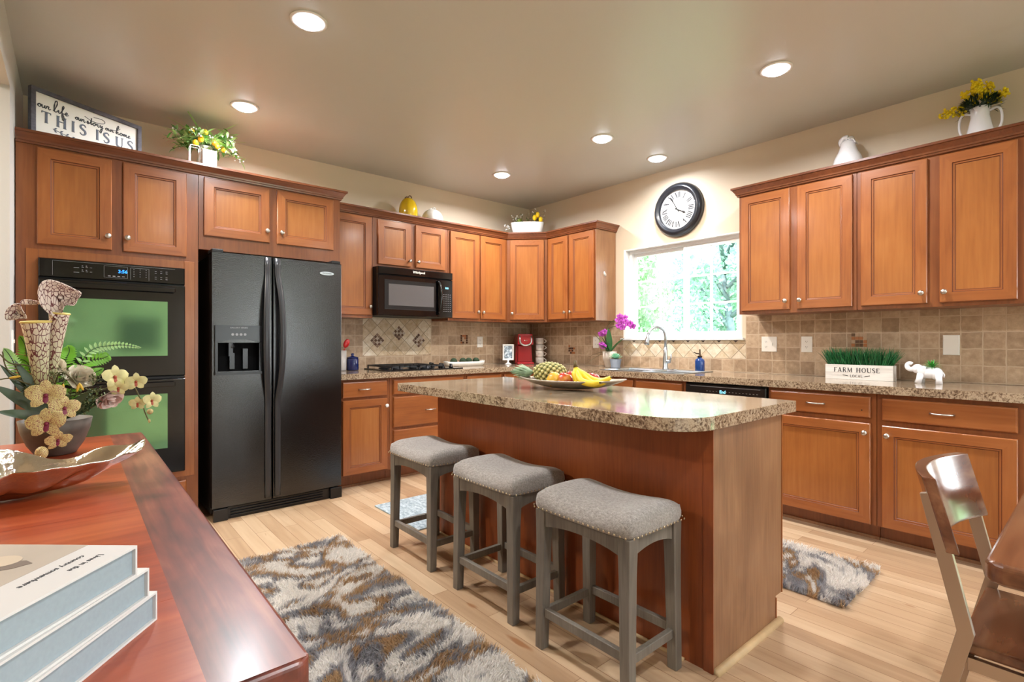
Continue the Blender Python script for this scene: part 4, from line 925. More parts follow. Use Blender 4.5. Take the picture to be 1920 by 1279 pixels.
# ------------------------------------------------------------ rugs
import numpy as np
def shag(name, label, x0, x1, y0, y1, cnt, seed, L=0.038):
    rs = np.random.RandomState(seed)
    t = thing(name, label, 'rug', ((x0+x1)/2, (y0+y1)/2, 0), 'brown and grey shag rugs')
    m = MB(); m.box(x0+0.01, x1-0.01, y0+0.01, y1-0.01, 0.001, 0.008); m.build('rug_backing', SHAG, t)
    cx_, cy_ = (x0+x1)/2, (y0+y1)/2
    bx = rs.uniform(x0, x1, cnt)-cx_; by = rs.uniform(y0, y1, cnt)-cy_
    ang = 2.2*np.sin(bx*9+by*6+seed)+2.0*np.sin(by*11-bx*5)+rs.uniform(-1.3, 1.3, cnt)
    lean = rs.uniform(0.25, 0.95, cnt); ll = L*rs.uniform(0.7, 1.2, cnt); w = rs.uniform(0.0016, 0.0032, cnt)
    dx = np.cos(ang)*lean; dy = np.sin(ang)*lean; wa = rs.uniform(0, 2*np.pi, cnt); wx = np.cos(wa)*w; wy = np.sin(wa)*w
    co = np.zeros((cnt, 5, 3))
    co[:, 0] = np.stack([bx-wx, by-wy, np.full(cnt, 0.006)], 1); co[:, 1] = np.stack([bx+wx, by+wy, np.full(cnt, 0.006)], 1)
    mx_, my_, mz = bx+dx*ll*0.45, by+dy*ll*0.45, 0.006+ll*0.62*np.sqrt(np.maximum(0.1, 1-0.5*lean**2))
    co[:, 2] = np.stack([mx_+wx*0.9, my_+wy*0.9, mz], 1); co[:, 3] = np.stack([mx_-wx*0.9, my_-wy*0.9, mz], 1)
    co[:, 4] = np.stack([bx+dx*ll, by+dy*ll, 0.006+ll*np.sqrt(np.maximum(0.08, 1-lean**2))], 1)
    b_ = np.arange(cnt)*5
    loop = np.stack([b_, b_+1, b_+2, b_+3, b_+3, b_+2, b_+4], 1).ravel()
    me = bpy.data.meshes.new('pile'); me.vertices.add(cnt*5); me.loops.add(cnt*7); me.polygons.add(cnt*2)
    me.vertices.foreach_set('co', co.ravel()); me.loops.foreach_set('vertex_index', loop.astype(np.int32))
    st_ = np.stack([np.arange(cnt)*7, np.arange(cnt)*7+4], 1).ravel(); tot = np.tile([4, 3], cnt)
    me.polygons.foreach_set('loop_start', st_.astype(np.int32)); me.polygons.foreach_set('loop_total', tot.astype(np.int32))
    me.materials.append(SHAG); me.update(calc_edges=True); me.validate()
    o = bpy.data.objects.new('pile', me); COL.objects.link(o); o.parent = t; o['kind'] = 'stuff'
    return t
shag('shag_rug', 'large brown, grey and white shag runner between the red wood table and the stools', -3.86, -2.955, -3.95, -1.565, 90000, 3)
shag('shag_rug', 'small shag rug on the floor to the right behind the island', -1.60, -1.045, -3.765, -2.3, 26000, 11)
m = MB(); m.box(-2.53, -1.70, -1.745, -1.135, 0.0, 0.010); tag(m.build('floor_mat', MATF, loc=(-2.115, -1.44, 0), bevel=0.003), 'pale blue-grey floor mat in front of the cooktop drawers', 'mat')

# ------------------------------------------------------------ red wood console table at the left
cn = thing('console_table', 'red-brown plank wood console table in the left foreground', 'table', (-4.155, -2.925, 0))
m = MB(); tz0, tz1 = 0.742, 0.80; x0, x1, y0, y1 = -4.38, -3.932, -3.905, -1.945
m.prism([(x0, y0), (x1-0.012, y0), (x1, y0+0.012), (x1, y1-0.012), (x1-0.012, y1), (x0, y1)], lambda u, v, n: (u, v, n), tz0, tz1-0.0012)
m.build('tabletop_edge', REDY, cn, bevel=0.006, bs=3)
m = MB(); bw = 0.105
m.box(x1-bw, x1-0.006, y0+0.006, y1-0.006, tz1-0.001, tz1, 1)
m.box(x0+0.006, x1-bw, y1-0.12, y1-0.006, tz1-0.001, tz1, 2)
n = 7; ya, yb = y0+0.006, y1-0.12
for i in range(n): m.box(x0+0.006, x1-bw, ya+(yb-ya)*i/n+0.0004, ya+(yb-ya)*(i+1)/n, tz1-0.001, tz1+0.00005*(i % 2), 0)
m.build('tabletop', [REDX, REDY, wood('redwood_end_plank', (92, 34, 18), (134, 60, 34), (160, 84, 52), 'X', 0.32, 0.3, fine=0.6)], cn)
m = MB(); m.box(-4.355, -3.965, -3.87, -1.98, 0.10, 0.7415); m.build('cabinet_box', REDY, cn, bevel=0.004)
for i in range(4):
    a = -3.85+i*0.465; m = MB(); face(m, lambda u, v, n: (-3.965+n, u, v), a, a+0.45, 0.13, 0.72); d = m.build('door', [REDY, REDY, REDY, REDY], cn); knob(d, lambda u, v, n: (-3.965+n, u, v), a+0.04, 0.44)
for a in (-4.35, -4.01):
    for b_ in (-3.86, -2.03): m = MB(); m.box(a, a+0.045, b_, b_+0.045, 0.0, 0.0995); m.build('leg', REDY, cn)

# silver leaf dish
m = MB(); dc = V(-4.255, -2.835, 0.801)
def dish(off=0.0):
    def fn(i, j):
        a = 2*PI*j; r = i
        L = 0.262*(1+0.0*math.cos(a)); Wd = 0.125
        ca, sa = math.cos(a), math.sin(a)
        px = L*ca*(abs(ca)**0.35)*r; py = Wd*sa*(1-0.25*ca*ca)*r*(1+0.07*math.sin(5*a+1)+0.04*math.sin(9*a))
        z = 0.068*(r**2.2)*(1+0.08*math.sin(4*a+0.6)+0.30*max(0, ca)**4+0.75*max(0, sa)*max(0, 0.35-ca)+0.05*math.sin(11*a))
        z += (0.0045*math.sin(95*py+8*px)+0.003*math.sin(52*px+60*py))*min(1, r*1.5)
        return (dc.x+px*0.985-py*0.06, dc.y+py+px*0.10, dc.z+0.004+z)
    return fn
m.grid(dish(), 30, 110); tag(m.build('leaf_dish', plain('hammered_silver', (230, 228, 222), 0.10, 1.0, bump=1.0, bscale=55), loc=dc, solid=0.004, sub=1), 'large shiny silver leaf-shaped dish on the red wood console table', 'dish')

# books
BKW = plain('book_cover_white', (206, 204, 202), 0.5); BKP = plain('book_page_block', (142, 155, 162), 0.7, var=0.04, scale=200)
BKS = plain('book_grey', (186, 190, 188), 0.55)
def book(idx, label, c, z, a_dir, w=0.232, l=0.28, th=0.038, title=False):
    a = Vector(a_dir).normalized(); b_ = Vector((a.y, -a.x, 0)); b_ = -b_ if b_.dot(Vector((-0.72, 0.69, 0))) < 0 else b_
    T = lambda u, v, n: V(c[0], c[1], z)+a*u+b_*v+V(0, 0, n)
    t = thing('book', label, 'book', V(c[0], c[1], z)+a*w/2+b_*l/2, 'coffee table books on the console')
    def bx(mm, u0, u1, v0, v1, n0, n1):
        q = lambda n: [T(u0, v0, n), T(u1, v0, n), T(u1, v1, n), T(u0, v1, n)]
        mm.hexa(q(n0), q(n1))
    m = MB(); bx(m, 0, w, 0, l, 0, 0.0028); bx(m, 0, w, 0, l, th-0.0028, th); bx(m, 0, 0.003, 0, l, 0.0028, th-0.0028); m.build('cover', BKW, t)
    m = MB(); bx(m, 0.0032, w-0.004, 0.004, l-0.004, 0.003, th-0.003); m.build('page_block', BKP if idx else BKP, t)
    if title:
        m = MB(); bx(m, 0.0005, w-0.0005, 0.062, l-0.0005, th+0.00005, th+0.0004); cv = m.build('cover_photo', plain('printed_beige_photo', (176, 164, 150), 0.5, var=0.08, scale=9), t)
        m = MB(); m.prism([(0.052+0.017*math.cos(q), 0.121+0.021*math.sin(q)) for q in [2*PI*i/20 for i in range(20)]], T, th+0.0009, th+0.0012); m.build('printed_bowl', plain('printed_bowl', (196, 180, 158), 0.5), cv)
        m = MB(); m.prism([(0.054, 0.081), (0.047, 0.095), (0.050, 0.112), (0.062, 0.124), (0.074, 0.118), (0.077, 0.104), (0.068, 0.090)], T, th+0.0005, th+0.0008); m.build('printed_shadow', plain('printed_shadow', (112, 98, 88), 0.5), cv)
        for s_, vv, uu in (('Lives in the', 0.0165, 0.050), ('country somewhere', 0.034, 0.072)):
            text(s_, 0.0098, lambda x, y, n: T(uu+x, vv+0.006-y, th+0.0002+n), INK, t, 'title_lettering', ext=0.0002)
    return t
book(0, 'bottom of the three white books stacked on the console table', (-4.062, -3.690), 0.8003, (-0.62, -0.78, 0))
book(1, 'middle of the three white books stacked on the console table', (-4.072, -3.704), 0.8386, (-0.64, -0.77, 0))
book(2, 'top white book of the stack, with a beige photo and dark title on its cover', (-4.086, -3.722), 0.8769, (-0.66, -0.75, 0), title=True)

# ------------------------------------------------------------ dining table and chair at the right
dt = thing('dining_table', 'thick brown wood dining table corner at the right edge', 'table', (-2.0, -4.9, 0))
m = MB(); m.prism([(-2.825, -5.40), (-2.825, -4.385), (-2.815, -4.365), (-2.795, -4.357), (-1.15, -4.357), (-1.15, -5.40)], lambda u, v, n: (u, v, n), 0.708, 0.75); m.build('tabletop', DINX, dt, bevel=0.010, bs=4)
for x in (-2.3, -1.3):
    m = MB(); m.box(x-0.03, x+0.03, -5.3, -5.24, 0, 0.7075); m.box(x-0.03, x+0.03, -4.84, -4.78, 0, 0.7075); m.box(x-0.03, x+0.03, -5.24, -4.84, 0.65, 0.70); m.build('leg', CHAIRM, dt)
ch = thing('dining_chair', 'wooden dining chair with curved backrest and flat steel legs at the right', 'chair', (-2.345, -4.45, 0))
m = MB(); m.prism([(-2.553, -4.282), (-2.137, -4.282), (-2.150, -4.66), (-2.540, -4.66)], lambda u, v, n: (u, v, n), 0.4365, 0.462); m.build('seat', DINV, ch, bevel=0.006, bs=3)
def bar(mb, pts, w, xc, th=0.011):
    L = []; Rr = []; k = len(pts)
    for i in range(k):
        a = pts[max(i-1, 0)]; b_ = pts[min(i+1, k-1)]; d = Vector((b_[0]-a[0], b_[1]-a[1])).normalized(); n = Vector((-d.y, d.x))*w/2
        L.append((pts[i][0]+n.x, pts[i][1]+n.y)); Rr.append((pts[i][0]-n.x, pts[i][1]-n.y))
    mb.prism(L+Rr[::-1], lambda u, v, n: (n, u, v), xc-th/2, xc+th/2)
for xc in (-2.556, -2.134):
    m = MB(); bar(m, [(-4.185, 0.0), (-4.296, 0.487), (-4.226, 0.80)], 0.032, xc, 0.016); m.build('rear_leg', CHAIRM, ch, bevel=0.001)
    m = MB(); bar(m, [(-4.66, 0.0), (-4.625, 0.436)], 0.030, xc, 0.016); m.build('front_leg', CHAIRM, ch, bevel=0.001)
    m = MB(); bar(m, [(-4.300, 0.419), (-4.610, 0.419)], 0.030, xc, 0.016); m.build('side_rail', CHAIRM, ch, bevel=0.001)
m = MB(); m.box(-2.548, -2.142, -4.64, -4.625, 0.41, 0.435); m.box(-2.548, -2.142, -4.31, -4.295, 0.41, 0.435); m.build('cross_rail', CHAIRM, ch)
m = MB(); nu = 56; vs = []
for i in range(nu+1):
    t = i/nu; x = -2.566+0.432*t; cv = 0.050*math.sin(PI*t)**0.9
    for z, dy_ in ((0.665, 0.0), (0.672, 0.0), (0.83, 0.042), (0.838, 0.044)):
        vs.append((x, -4.287+dy_+cv-0.0, z))
    for z, dy_ in ((0.838, 0.044), (0.83, 0.042), (0.672, 0.0), (0.665, 0.0)):
        vs.append((x, -4.287+dy_+cv+0.026, z))
fs = [(i*8+j, i*8+(j+1) % 8, (i+1)*8+(j+1) % 8, (i+1)*8+j) for i in range(nu) for j in range(8)]+[tuple(range(8)), tuple(nu*8+j for j in range(8))]
m.add(vs, fs, 0, False); m.build('backrest', DINV, ch, bevel=0.003)

# ------------------------------------------------------------ things on the back counter
Z = 0.9145
GREYCER = plain('grey_ceramic', (196, 194, 192), 0.3, coat=0.3)
DBLUE = plain('dark_blue_glaze', (24, 38, 92), 0.12, coat=0.6)
REDPL = plain('red_silicone', (190, 24, 26), 0.3)
cr = thing('utensil_crock', 'pale grey crock with a red spatula half hidden behind the refrigerator', 'crock', (-2.405, -0.2, Z))
m = MB(); m.lathe([(0.050, Z), (0.056, Z+0.01), (0.058, Z+0.175), (0.053, Z+0.175), (0.050, Z+0.02), (0.001, Z+0.018)], (-2.405, -0.2, 0), 24); m.build('crock', GREYCER, cr)
m = MB(); m.tube([(-2.385, -0.2, Z+0.03), (-2.362, -0.2, Z+0.19)], 0.005, 8); m.ball((-2.343, -0.2, Z+0.235), 0.026, 0.010, 0.042, T=Matrix.Rotation(0.45, 3, 'Y')); m.build('spatula', REDPL, cr)
jr = thing('blue_jar', 'small dark blue lidded jar on the counter beside the refrigerator', 'jar', (-2.288, -0.2, Z))
m = MB(); m.lathe([(0.048, Z), (0.052, Z+0.006), (0.052, Z+0.098), (0.046, Z+0.106)], (-2.288, -0.2, 0), 28); m.build('jar', DBLUE, jr)
m = MB(); m.lathe([(0.050, Z+0.1065), (0.050, Z+0.114), (0.020, Z+0.122), (0.010, Z+0.128), (0.015, Z+0.138), (0.012, Z+0.148), (0.001, Z+0.150)], (-2.288, -0.2, 0), 24); m.build('lid', DBLUE, jr)
# tray with four green balls
m = MB()
def trayf(u, v):
    a = 2*PI*v; r = u; L, Wd = 0.235, 0.062; ca, sa = math.cos(a), math.sin(a); p = 0.5
    x = L*math.copysign(abs(ca)**p, ca)*min(1, r*1.15); y = Wd*math.copysign(abs(sa)**p, sa)*min(1, r*1.15)
    k = 0.86+0.14*r; z = 0.0 if r < 0.8 else (r-0.8)/0.2*0.042
    return (-1.09+x*k, -0.2+y*k, Z+0.004+z+(0.010*abs(ca)**6 if r > 0.95 else 0))
m.grid(trayf, 10, 40); tag(m.build('long_tray', plain('white_washed_tray', (222, 216, 206), 0.45, var=0.06, scale=40), loc=(-1.09, -0.2, Z), solid=0.006), 'long white tray with upturned ends on the counter below the outlet', 'tray')
MOSS = plain('moss_green', (42, 62, 38), 0.8, var=0.3, scale=90, bump=1.0, bscale=250)
for i, (x, lb) in enumerate(((-1.225, 'dark green moss ball in the tray, nearest the cooktop'), (-1.112, 'second dark green moss ball in the tray from the cooktop'), (-1.038, 'third dark green moss ball in the tray from the cooktop'), (-0.945, 'dark green moss ball in the tray, nearest the photo frame'))):
    m = MB(); m.ball((x, -0.2, Z+0.011+0.037), 0.0365, n=20)
    tag(m.build('moss_ball', MOSS, loc=(x, -0.2, Z+0.011)), lb, 'ball', 'moss balls in the white tray')
# photo frame on a foot
pf = thing('photo_frame', 'small white picture frame on a foot beside the red coffee maker', 'frame', (-0.505, -0.2, Z))
Rf = Matrix.Rotation(-math.radians(22), 3, 'Z')
Tf = lambda u, v, n: V(-0.505, -0.2, 0)+Rf @ V(u, -n, v)
m = MB(); m.loops(Tf, 0.128, 0.176, [(0, -0.004), (0, 0.006), (0.003, 0.009), (0.015, 0.009), (0.018, 0.003)], None, -0.064, Z+0.045); m.build('frame_border', WHITE, pf)
m = MB(); m.loops(Tf, 0.092, 0.140, [(0, 0.0032), (0, 0.0042)], None, -0.046, Z+0.063)
pm, pt, pb = new_mat('monochrome_photo'); nz = N(pt, 'ShaderNodeTexNoise', Scale=38.0, Detail=4.0); tcc = N(pt, 'ShaderNodeTexCoord'); rr = ramp(pt, [(0.38, (36, 42, 52)), (0.52, (112, 128, 142)), (0.62, (214, 220, 226))]); pt.links.new(tcc.outputs['Object'], nz.inputs['Vector']); pt.links.new(nz.outputs['Fac'], rr.inputs[0]); pt.links.new(rr.outputs[0], pb.inputs['Base Color']); pb.inputs['Roughness'].default_value = 0.2
m.build('photo', pm, pf)
m = MB(); m.lathe([(0.038, Z), (0.038, Z+0.004), (0.014, Z+0.016), (0.008, Z+0.03), (0.014, Z+0.045)], (-0.505, -0.2, 0), 20); m.build('foot', WHITE, pf)
# pod coffee maker
KR = plain('glossy_red_plastic', (158, 14, 26), 0.18, coat=0.6)
kg = thing('coffee_maker', 'glossy red single-serve coffee maker in the corner of the counter', 'coffee maker', (-0.295, -0.22, Z))
Rk = Matrix.Rotation(-math.radians(30), 3, 'Z'); kc = V(-0.295, -0.22, 0)
kp = lambda u, v, z: kc+Rk @ V(u, v, 0)+V(0, 0, z)
def kbox(mb, u0, u1, v0, v1, z0, z1, ta=0.0, mi=0):
    mb.hexa([kp(u0, v0, z0), kp(u1, v0, z0), kp(u1, v1, z0), kp(u0, v1, z0)], [kp(u0+ta, v0+ta, z1), kp(u1-ta, v0+ta, z1), kp(u1-ta, v1, z1), kp(u0+ta, v1, z1)], mi)
m = MB(); kbox(m, -0.100, 0.100, -0.03, 0.12, Z, Z+0.215, 0.012); kbox(m, -0.092, 0.092, -0.115, 0.11, Z+0.215, Z+0.335, 0.010); kbox(m, -0.098, 0.098, -0.125, -0.03, Z, Z+0.022, 0.004); m.build('housing', KR, kg, bevel=0.014, bs=4)
m = MB(); kbox(m, -0.075, 0.075, -0.055, -0.028, Z+0.022, Z+0.205, 0.004); m.build('front_panel', KR, kg, bevel=0.006)
m = MB(); pts = [kp(0.066*math.cos(a), -0.118-0.002*abs(math.sin(a)), Z+0.262+0.055*math.sin(a)) for a in [PI+PI*i/16 for i in range(17)]]; m.tube([kp(-0.066, -0.116, Z+0.315)]+pts+[kp(0.066, -0.116, Z+0.315)], 0.0095, 8); m.build('chrome_handle', NICKEL, kg)
m = MB(); m.ball(kp(0.012, -0.118, Z+0.262), 0.006, n=10); m.ball(kp(-0.012, -0.118, Z+0.262), 0.006, n=10); m.build('buttons', NICKEL, kg)
# stacked mugs
MUG = plain('cream_mug', (222, 214, 204), 0.25, coat=0.3)
MUGP = plain('mug_print', (150, 144, 136), 0.5)
for i, pos in enumerate(('bottom of the four stacked cream mugs', 'second from the bottom of the four stacked cream mugs', 'third from the bottom of the four stacked cream mugs', 'top of the four stacked cream mugs')):
    z = Z+0.0005+0.0725*i; c = V(-0.135, -0.315, z)
    t = thing('mug', pos+' next to the coffee maker', 'mug', c, 'stacked cream mugs')
    m = MB(); m.lathe([(0.034, 0), (0.040, 0.004), (0.0455, 0.016), (0.0465, 0.072), (0.043, 0.072), (0.041, 0.015), (0.001, 0.012)], c, 24)
    m.build('cup', MUG, t)
    m = MB(); hd = V(0.759, -0.651, 0); pts = [c+hd*(0.044+0.030*math.sin(PI*q/10))+V(0, 0, 0.014+0.046*q/10) for q in range(11)]; m.tube(pts, 0.0045, 8); m.build('handle', MUG, t)
    m = MB(); fd_ = V(-0.66, -0.75, 0); sd = V(0.75, -0.66, 0)
    for q in range(6):
        p = c+fd_*0.0470+sd*(-0.018+0.007*q); p2 = p
        m.hexa([p+V(0, 0, 0.028), p+sd*0.002+V(0, 0, 0.028), p+sd*0.002-fd_*0.003+V(0, 0, 0.028), p-fd_*0.003+V(0, 0, 0.028)], [p+V(0, 0, 0.052), p+sd*0.002+V(0, 0, 0.052), p+sd*0.002-fd_*0.003+V(0, 0, 0.052), p-fd_*0.003+V(0, 0, 0.052)])
    m.build('printed_letters', MUGP, t)

# ------------------------------------------------------------ things by the sink
ORP = plain('orchid_magenta', (170, 62, 168), 0.5, var=0.45, scale=70); ORD = plain('orchid_plum', (110, 22, 84), 0.5)
opt = thing('potted_orchid', 'magenta orchid in a pale stone pot at the left corner of the window', 'plant', (-0.15, -1.325, Z))
m = MB(); m.lathe([(0.044, Z), (0.048, Z+0.004), (0.060, Z+0.062), (0.066, Z+0.064), (0.069, Z+0.155), (0.062, Z+0.155), (0.058, Z+0.13), (0.001, Z+0.13)], (-0.15, -1.325, 0), 28); m.build('pot', plain('pale_stone_pot', (208, 196, 184), 0.6, var=0.06, scale=40), opt)
o0 = V(-0.15, -1.325, Z+0.13)
m = MB()
for d, L, w, bn in (((-0.35, 0.62, 1.0), 0.25, 0.060, 0.05), ((-0.3, -0.18, 1.1), 0.27, 0.060, 0.05), ((-0.55, 0.75, 0.45), 0.20, 0.050, 0.8), ((-0.5, 0.8, 0.25), 0.20, 0.045, 0.9), ((0.0, -0.7, 0.9), 0.24, 0.045, 0.2), ((-0.8, -0.3, 0.7), 0.16, 0.055, 0.5), ((-0.3, 0.25, 1.0), 0.20, 0.055, 0.1), ((-0.6, 0.2, 0.9), 0.17, 0.05, 0.4)):
    leaf(m, o0, d, (0, 0, 1), L, w, bn, 7, 0, 0.25)
m.build('leaves', plain('orchid_leaf', (58, 110, 62), 0.25, coat=0.4, var=0.3, scale=12), opt)
stems = [smooth([o0, o0+V(0, 0.05, 0.14), o0+V(-0.01, 0.02, 0.27), o0+V(-0.01, -0.08, 0.335), o0+V(-0.01, -0.19, 0.325)], 5), smooth([o0, o0+V(0, 0.04, 0.12), o0+V(-0.02, 0.03, 0.22), o0+V(-0.02, -0.07, 0.268), o0+V(-0.02, -0.16, 0.23)], 5), smooth([o0, o0+V(-0.02, 0.03, 0.11), o0+V(-0.04, 0.045, 0.20)], 5), smooth([o0, o0+V(-0.02, 0.04, 0.05), o0+V(-0.05, 0.05, 0.09)], 5)]
m = MB()
for s_ in stems: m.tube(s_, 0.003, 6)
m.build('stem', STEM, opt)
def petal(mb, c, d, f, L, w, mi):
    d = d.normalized(); r = d.cross(f).normalized(); u = r.cross(d); n = 7; vs = []
    for i in range(n+1):
        t = i/n; ww = w*0.5*math.sqrt(max(0.0, 1-(2*(0.06+0.94*t)**0.8-1)**2))+0.0004; p = c+d*(L*t)+u*(0.16*L*math.sin(PI*t))
        vs += [p-r*ww-u*0.10*ww, p, p+r*ww-u*0.10*ww]
    mb.add(vs, [(i*3+j, i*3+j+1, i*3+j+4, i*3+j+3) for i in range(n) for j in range(2)], mi, True)
def orchid_flower(mb, c, face_, s, m0=0, m1=1, rng=R_):
    f = Vector(face_).normalized(); up = Vector((0, 0, 1)); r = f.cross(up).normalized(); u = r.cross(f)
    for ang, L, w in ((90, 1.0, 0.62), (18, 1.05, 1.0), (162, 1.05, 1.0), (-50, 0.95, 0.6), (-130, 0.95, 0.6)):
        a = math.radians(ang)+rng.uniform(-.1, .1); d = r*math.cos(a)+u*math.sin(a)+f*0.15
        petal(mb, Vector(c), d, f, s*L, s*w, m0)
    leaf(mb, Vector(c)+f*s*0.1, u*-1+f*0.6, f, s*0.5, s*0.4, 0.3, 3, m1, -0.3)
    mb.ball(Vector(c)+f*s*0.12, s*0.13, n=6, mi=m1)
flw = [(-0.01, -0.13, 0.36), (-0.04, -0.165, 0.335), (-0.02, -0.20, 0.345), (-0.05, -0.18, 0.30), (-0.03, -0.215, 0.31), (-0.05, -0.15, 0.27), (-0.03, -0.235, 0.285), (-0.05, -0.19, 0.255), (-0.02, -0.26, 0.29), (-0.01, -0.275, 0.265), (-0.04, 0.045, 0.20), (-0.05, 0.02, 0.215), (-0.05, 0.065, 0.195), (-0.05, 0.055, 0.09), (-0.06, 0.03, 0.075), (-0.02, -0.12, 0.325)]
for i, q in enumerate(flw):
    m = MB(); orchid_flower(m, o0+Vector(q), (-0.8+rnd(-.3, .3), -0.5+rnd(-.4, .4), rnd(-.2, .3)), 0.034)
    m.build('flower', [ORP, ORD], opt)
SUC = plain('succulent_mint', (150, 208, 176), 0.5, var=0.15, scale=20)
sc_ = thing('potted_succulent', 'mint green succulent in a grey pot in front of the orchid', 'plant', (-0.215, -1.447, Z))
m = MB(); m.lathe([(0.052, Z), (0.052, Z+0.006), (0.042, Z+0.007), (0.055, Z+0.085), (0.050, Z+0.085), (0.046, Z+0.07), (0.001, Z+0.07)], (-0.215, -1.447, 0), 26); m.build('pot', plain('slate_pot', (96, 103, 112), 0.6), sc_)
m = MB()
for k in range(42):
    a = k*2.39996; e_ = 0.15+1.2*(k/42); L = 0.05+0.02*(1-k/42)
    leaf(m, (-0.215, -1.447, Z+0.082), (math.cos(a)*math.cos(e_), math.sin(a)*math.cos(e_), math.sin(e_)), (0, 0, 1), L*1.15, 0.020, -0.1, 4, 0, 0.2, 0.001)
m.build('rosette', SUC, sc_)

# planter with grass
PLW = wood('white_washed_wood', (196, 190, 182), (220, 215, 208), (234, 230, 224), 'Y', 0.6, 0.0)
pl = thing('grass_planter', 'white FARM HOUSE wooden box planted with dark green grass', 'planter', (-0.175, -3.435, Z))
m = MB(); y0, y1, x0, x1 = -3.625, -3.243, -0.215, -0.135
m.box(x0, x0+0.010, y0, y1, Z, Z+0.098); m.box(x1-0.010, x1, y0, y1, Z, Z+0.098); m.box(x0+0.010, x1-0.010, y0, y0+0.010, Z, Z+0.098); m.box(x0+0.010, x1-0.010, y1-0.010, y1, Z, Z+0.098); m.box(x0+0.010, x1-0.010, y0+0.010, y1-0.010, Z, Z+0.08)
m.build('wooden_box', PLW, pl)
m = MB()
for i in range(900):
    bx, by = rnd(x0+0.014, x1-0.014), rnd(y0+0.012, y1-0.012)
    leaf(m, (bx, by, Z+0.078), (rnd(-.28, .28), rnd(-.28, .28)+(0.35*(by-(y0+y1)/2)/0.19), 1), (rnd(-1, 1), rnd(-1, 1), 0.1), rnd(0.085, 0.145), 0.0045, rnd(0, .35), 3, 0, 0.1, 0.0)
g = m.build('grass', plain('artificial_grass', (24, 92, 44), 0.4, var=0.45, scale=60), pl, fix=False); g['kind'] = 'stuff'
# serif stroke lettering
ARC = lambda cx, cy, rx, ry, a0, a1, n=12: [(cx+rx*math.cos(math.radians(a0+(a1-a0)*i/n)), cy+ry*math.sin(math.radians(a0+(a1-a0)*i/n))) for i in range(n+1)]
TK, TN = 0.15, 0.06
def glyph(ch):
    S = []; W_ = 0.7
    sf = lambda x, y, h=0.13: ([(x-h, y), (x+h, y)], 0.045)
    if ch == 'T': S = [([(0.35, 0), (0.35, 1)], TK), ([(0, 0.97), (0.7, 0.97)], TN), ([(0.02, 0.98), (0.02, 0.82)], 0.05), ([(0.68, 0.98), (0.68, 0.82)], 0.05), sf(0.35, 0.02)]
    elif ch == 'H': S = [([(0.13, 0), (0.13, 1)], TK), ([(0.67, 0), (0.67, 1)], TK), ([(0.13, 0.52), (0.67, 0.52)], TN), sf(.13, .02), sf(.13, .98), sf(.67, .02), sf(.67, .98)]; W_ = 0.8
    elif ch == 'I': S = [([(0.13, 0), (0.13, 1)], TK), sf(.13, .02), sf(.13, .98)]; W_ = 0.26
    elif ch == 'S': p = smooth([(0.50, 0.80), (0.44, 0.95), (0.26, 0.98), (0.09, 0.86), (0.09, 0.68), (0.28, 0.53), (0.45, 0.40), (0.48, 0.20), (0.34, 0.04), (0.15, 0.03), (0.04, 0.20)], 3); k = len(p); S = [(p, [0.05+0.10*math.sin(PI*i/(k-1))**1.5 for i in range(k)])]; W_ = 0.54
    elif ch == 'U': S = [([(0.12, 1), (0.12, 0.35)]+ARC(0.38, 0.30, 0.26, 0.28, 180, 270, 6), TK*0.95), (ARC(0.38, 0.30, 0.26, 0.28, 270, 360, 6)+[(0.64, 1)], TN), sf(.12, .98), sf(.64, .98)]; W_ = 0.78
    elif ch == 'F': S = [([(0.13, 0), (0.13, 1)], TK), ([(0.05, 0.97), (0.56, 0.97)], TN), ([(0.13, 0.52), (0.45, 0.52)], TN), ([(0.55, 1.0), (0.55, 0.82)], 0.05), sf(.13, .02)]; W_ = 0.58
    elif ch == 'E': S = [([(0.13, 0), (0.13, 1)], TK), ([(0.05, 0.97), (0.56, 0.97)], TN), ([(0.13, 0.52), (0.45, 0.52)], TN), ([(0.05, 0.03), (0.58, 0.03)], TN), ([(0.55, 1.0), (0.55, 0.82)], 0.05), ([(0.58, 0.0), (0.58, 0.18)], 0.05)]; W_ = 0.62
    elif ch == 'L': S = [([(0.13, 0), (0.13, 1)], TK), ([(0.05, 0.03), (0.56, 0.03)], TN), ([(0.56, 0.0), (0.56, 0.18)], 0.05), sf(.13, .98)]; W_ = 0.6
    elif ch == 'A': S = [([(0.08, 0), (0.38, 1)], TN), ([(0.38, 1), (0.68, 0)], TK), ([(0.19, 0.34), (0.56, 0.34)], TN), sf(.08, .02, .1), sf(.68, .02, .1)]; W_ = 0.78
    elif ch == 'R': S = [([(0.13, 0), (0.13, 1)], TK), ([(0.05, 0.97), (0.35, 0.97)]+ARC(0.35, 0.74, 0.20, 0.23, 90, -90, 8)+[(0.13, 0.51)], 0.09), ([(0.34, 0.51), (0.66, 0.0)], TK), sf(.13, .02)]; W_ = 0.72
    elif ch == 'M': S = [([(0.10, 0), (0.14, 1)], TN), ([(0.14, 1), (0.46, 0.05)], TK), ([(0.46, 0.05), (0.80, 1)], TN), ([(0.80, 1), (0.84, 0)], TK), sf(.10, .02, .1), sf(.84, .02, .1)]; W_ = 0.95
    elif ch == 'O': S = [(ARC(0.42, 0.5, 0.34, 0.48, 0, 360, 22), [0.055+0.09*abs(math.cos(2*PI*i/22)) for i in range(23)])]; W_ = 0.84
    elif ch == 'C': S = [(ARC(0.42, 0.5, 0.34, 0.48, 45, 315, 18), [0.05+0.10*max(0, -math.cos(math.radians(45+270*i/18))) for i in range(19)])]; W_ = 0.72
    else: W_ = 0.42
    return S, W_
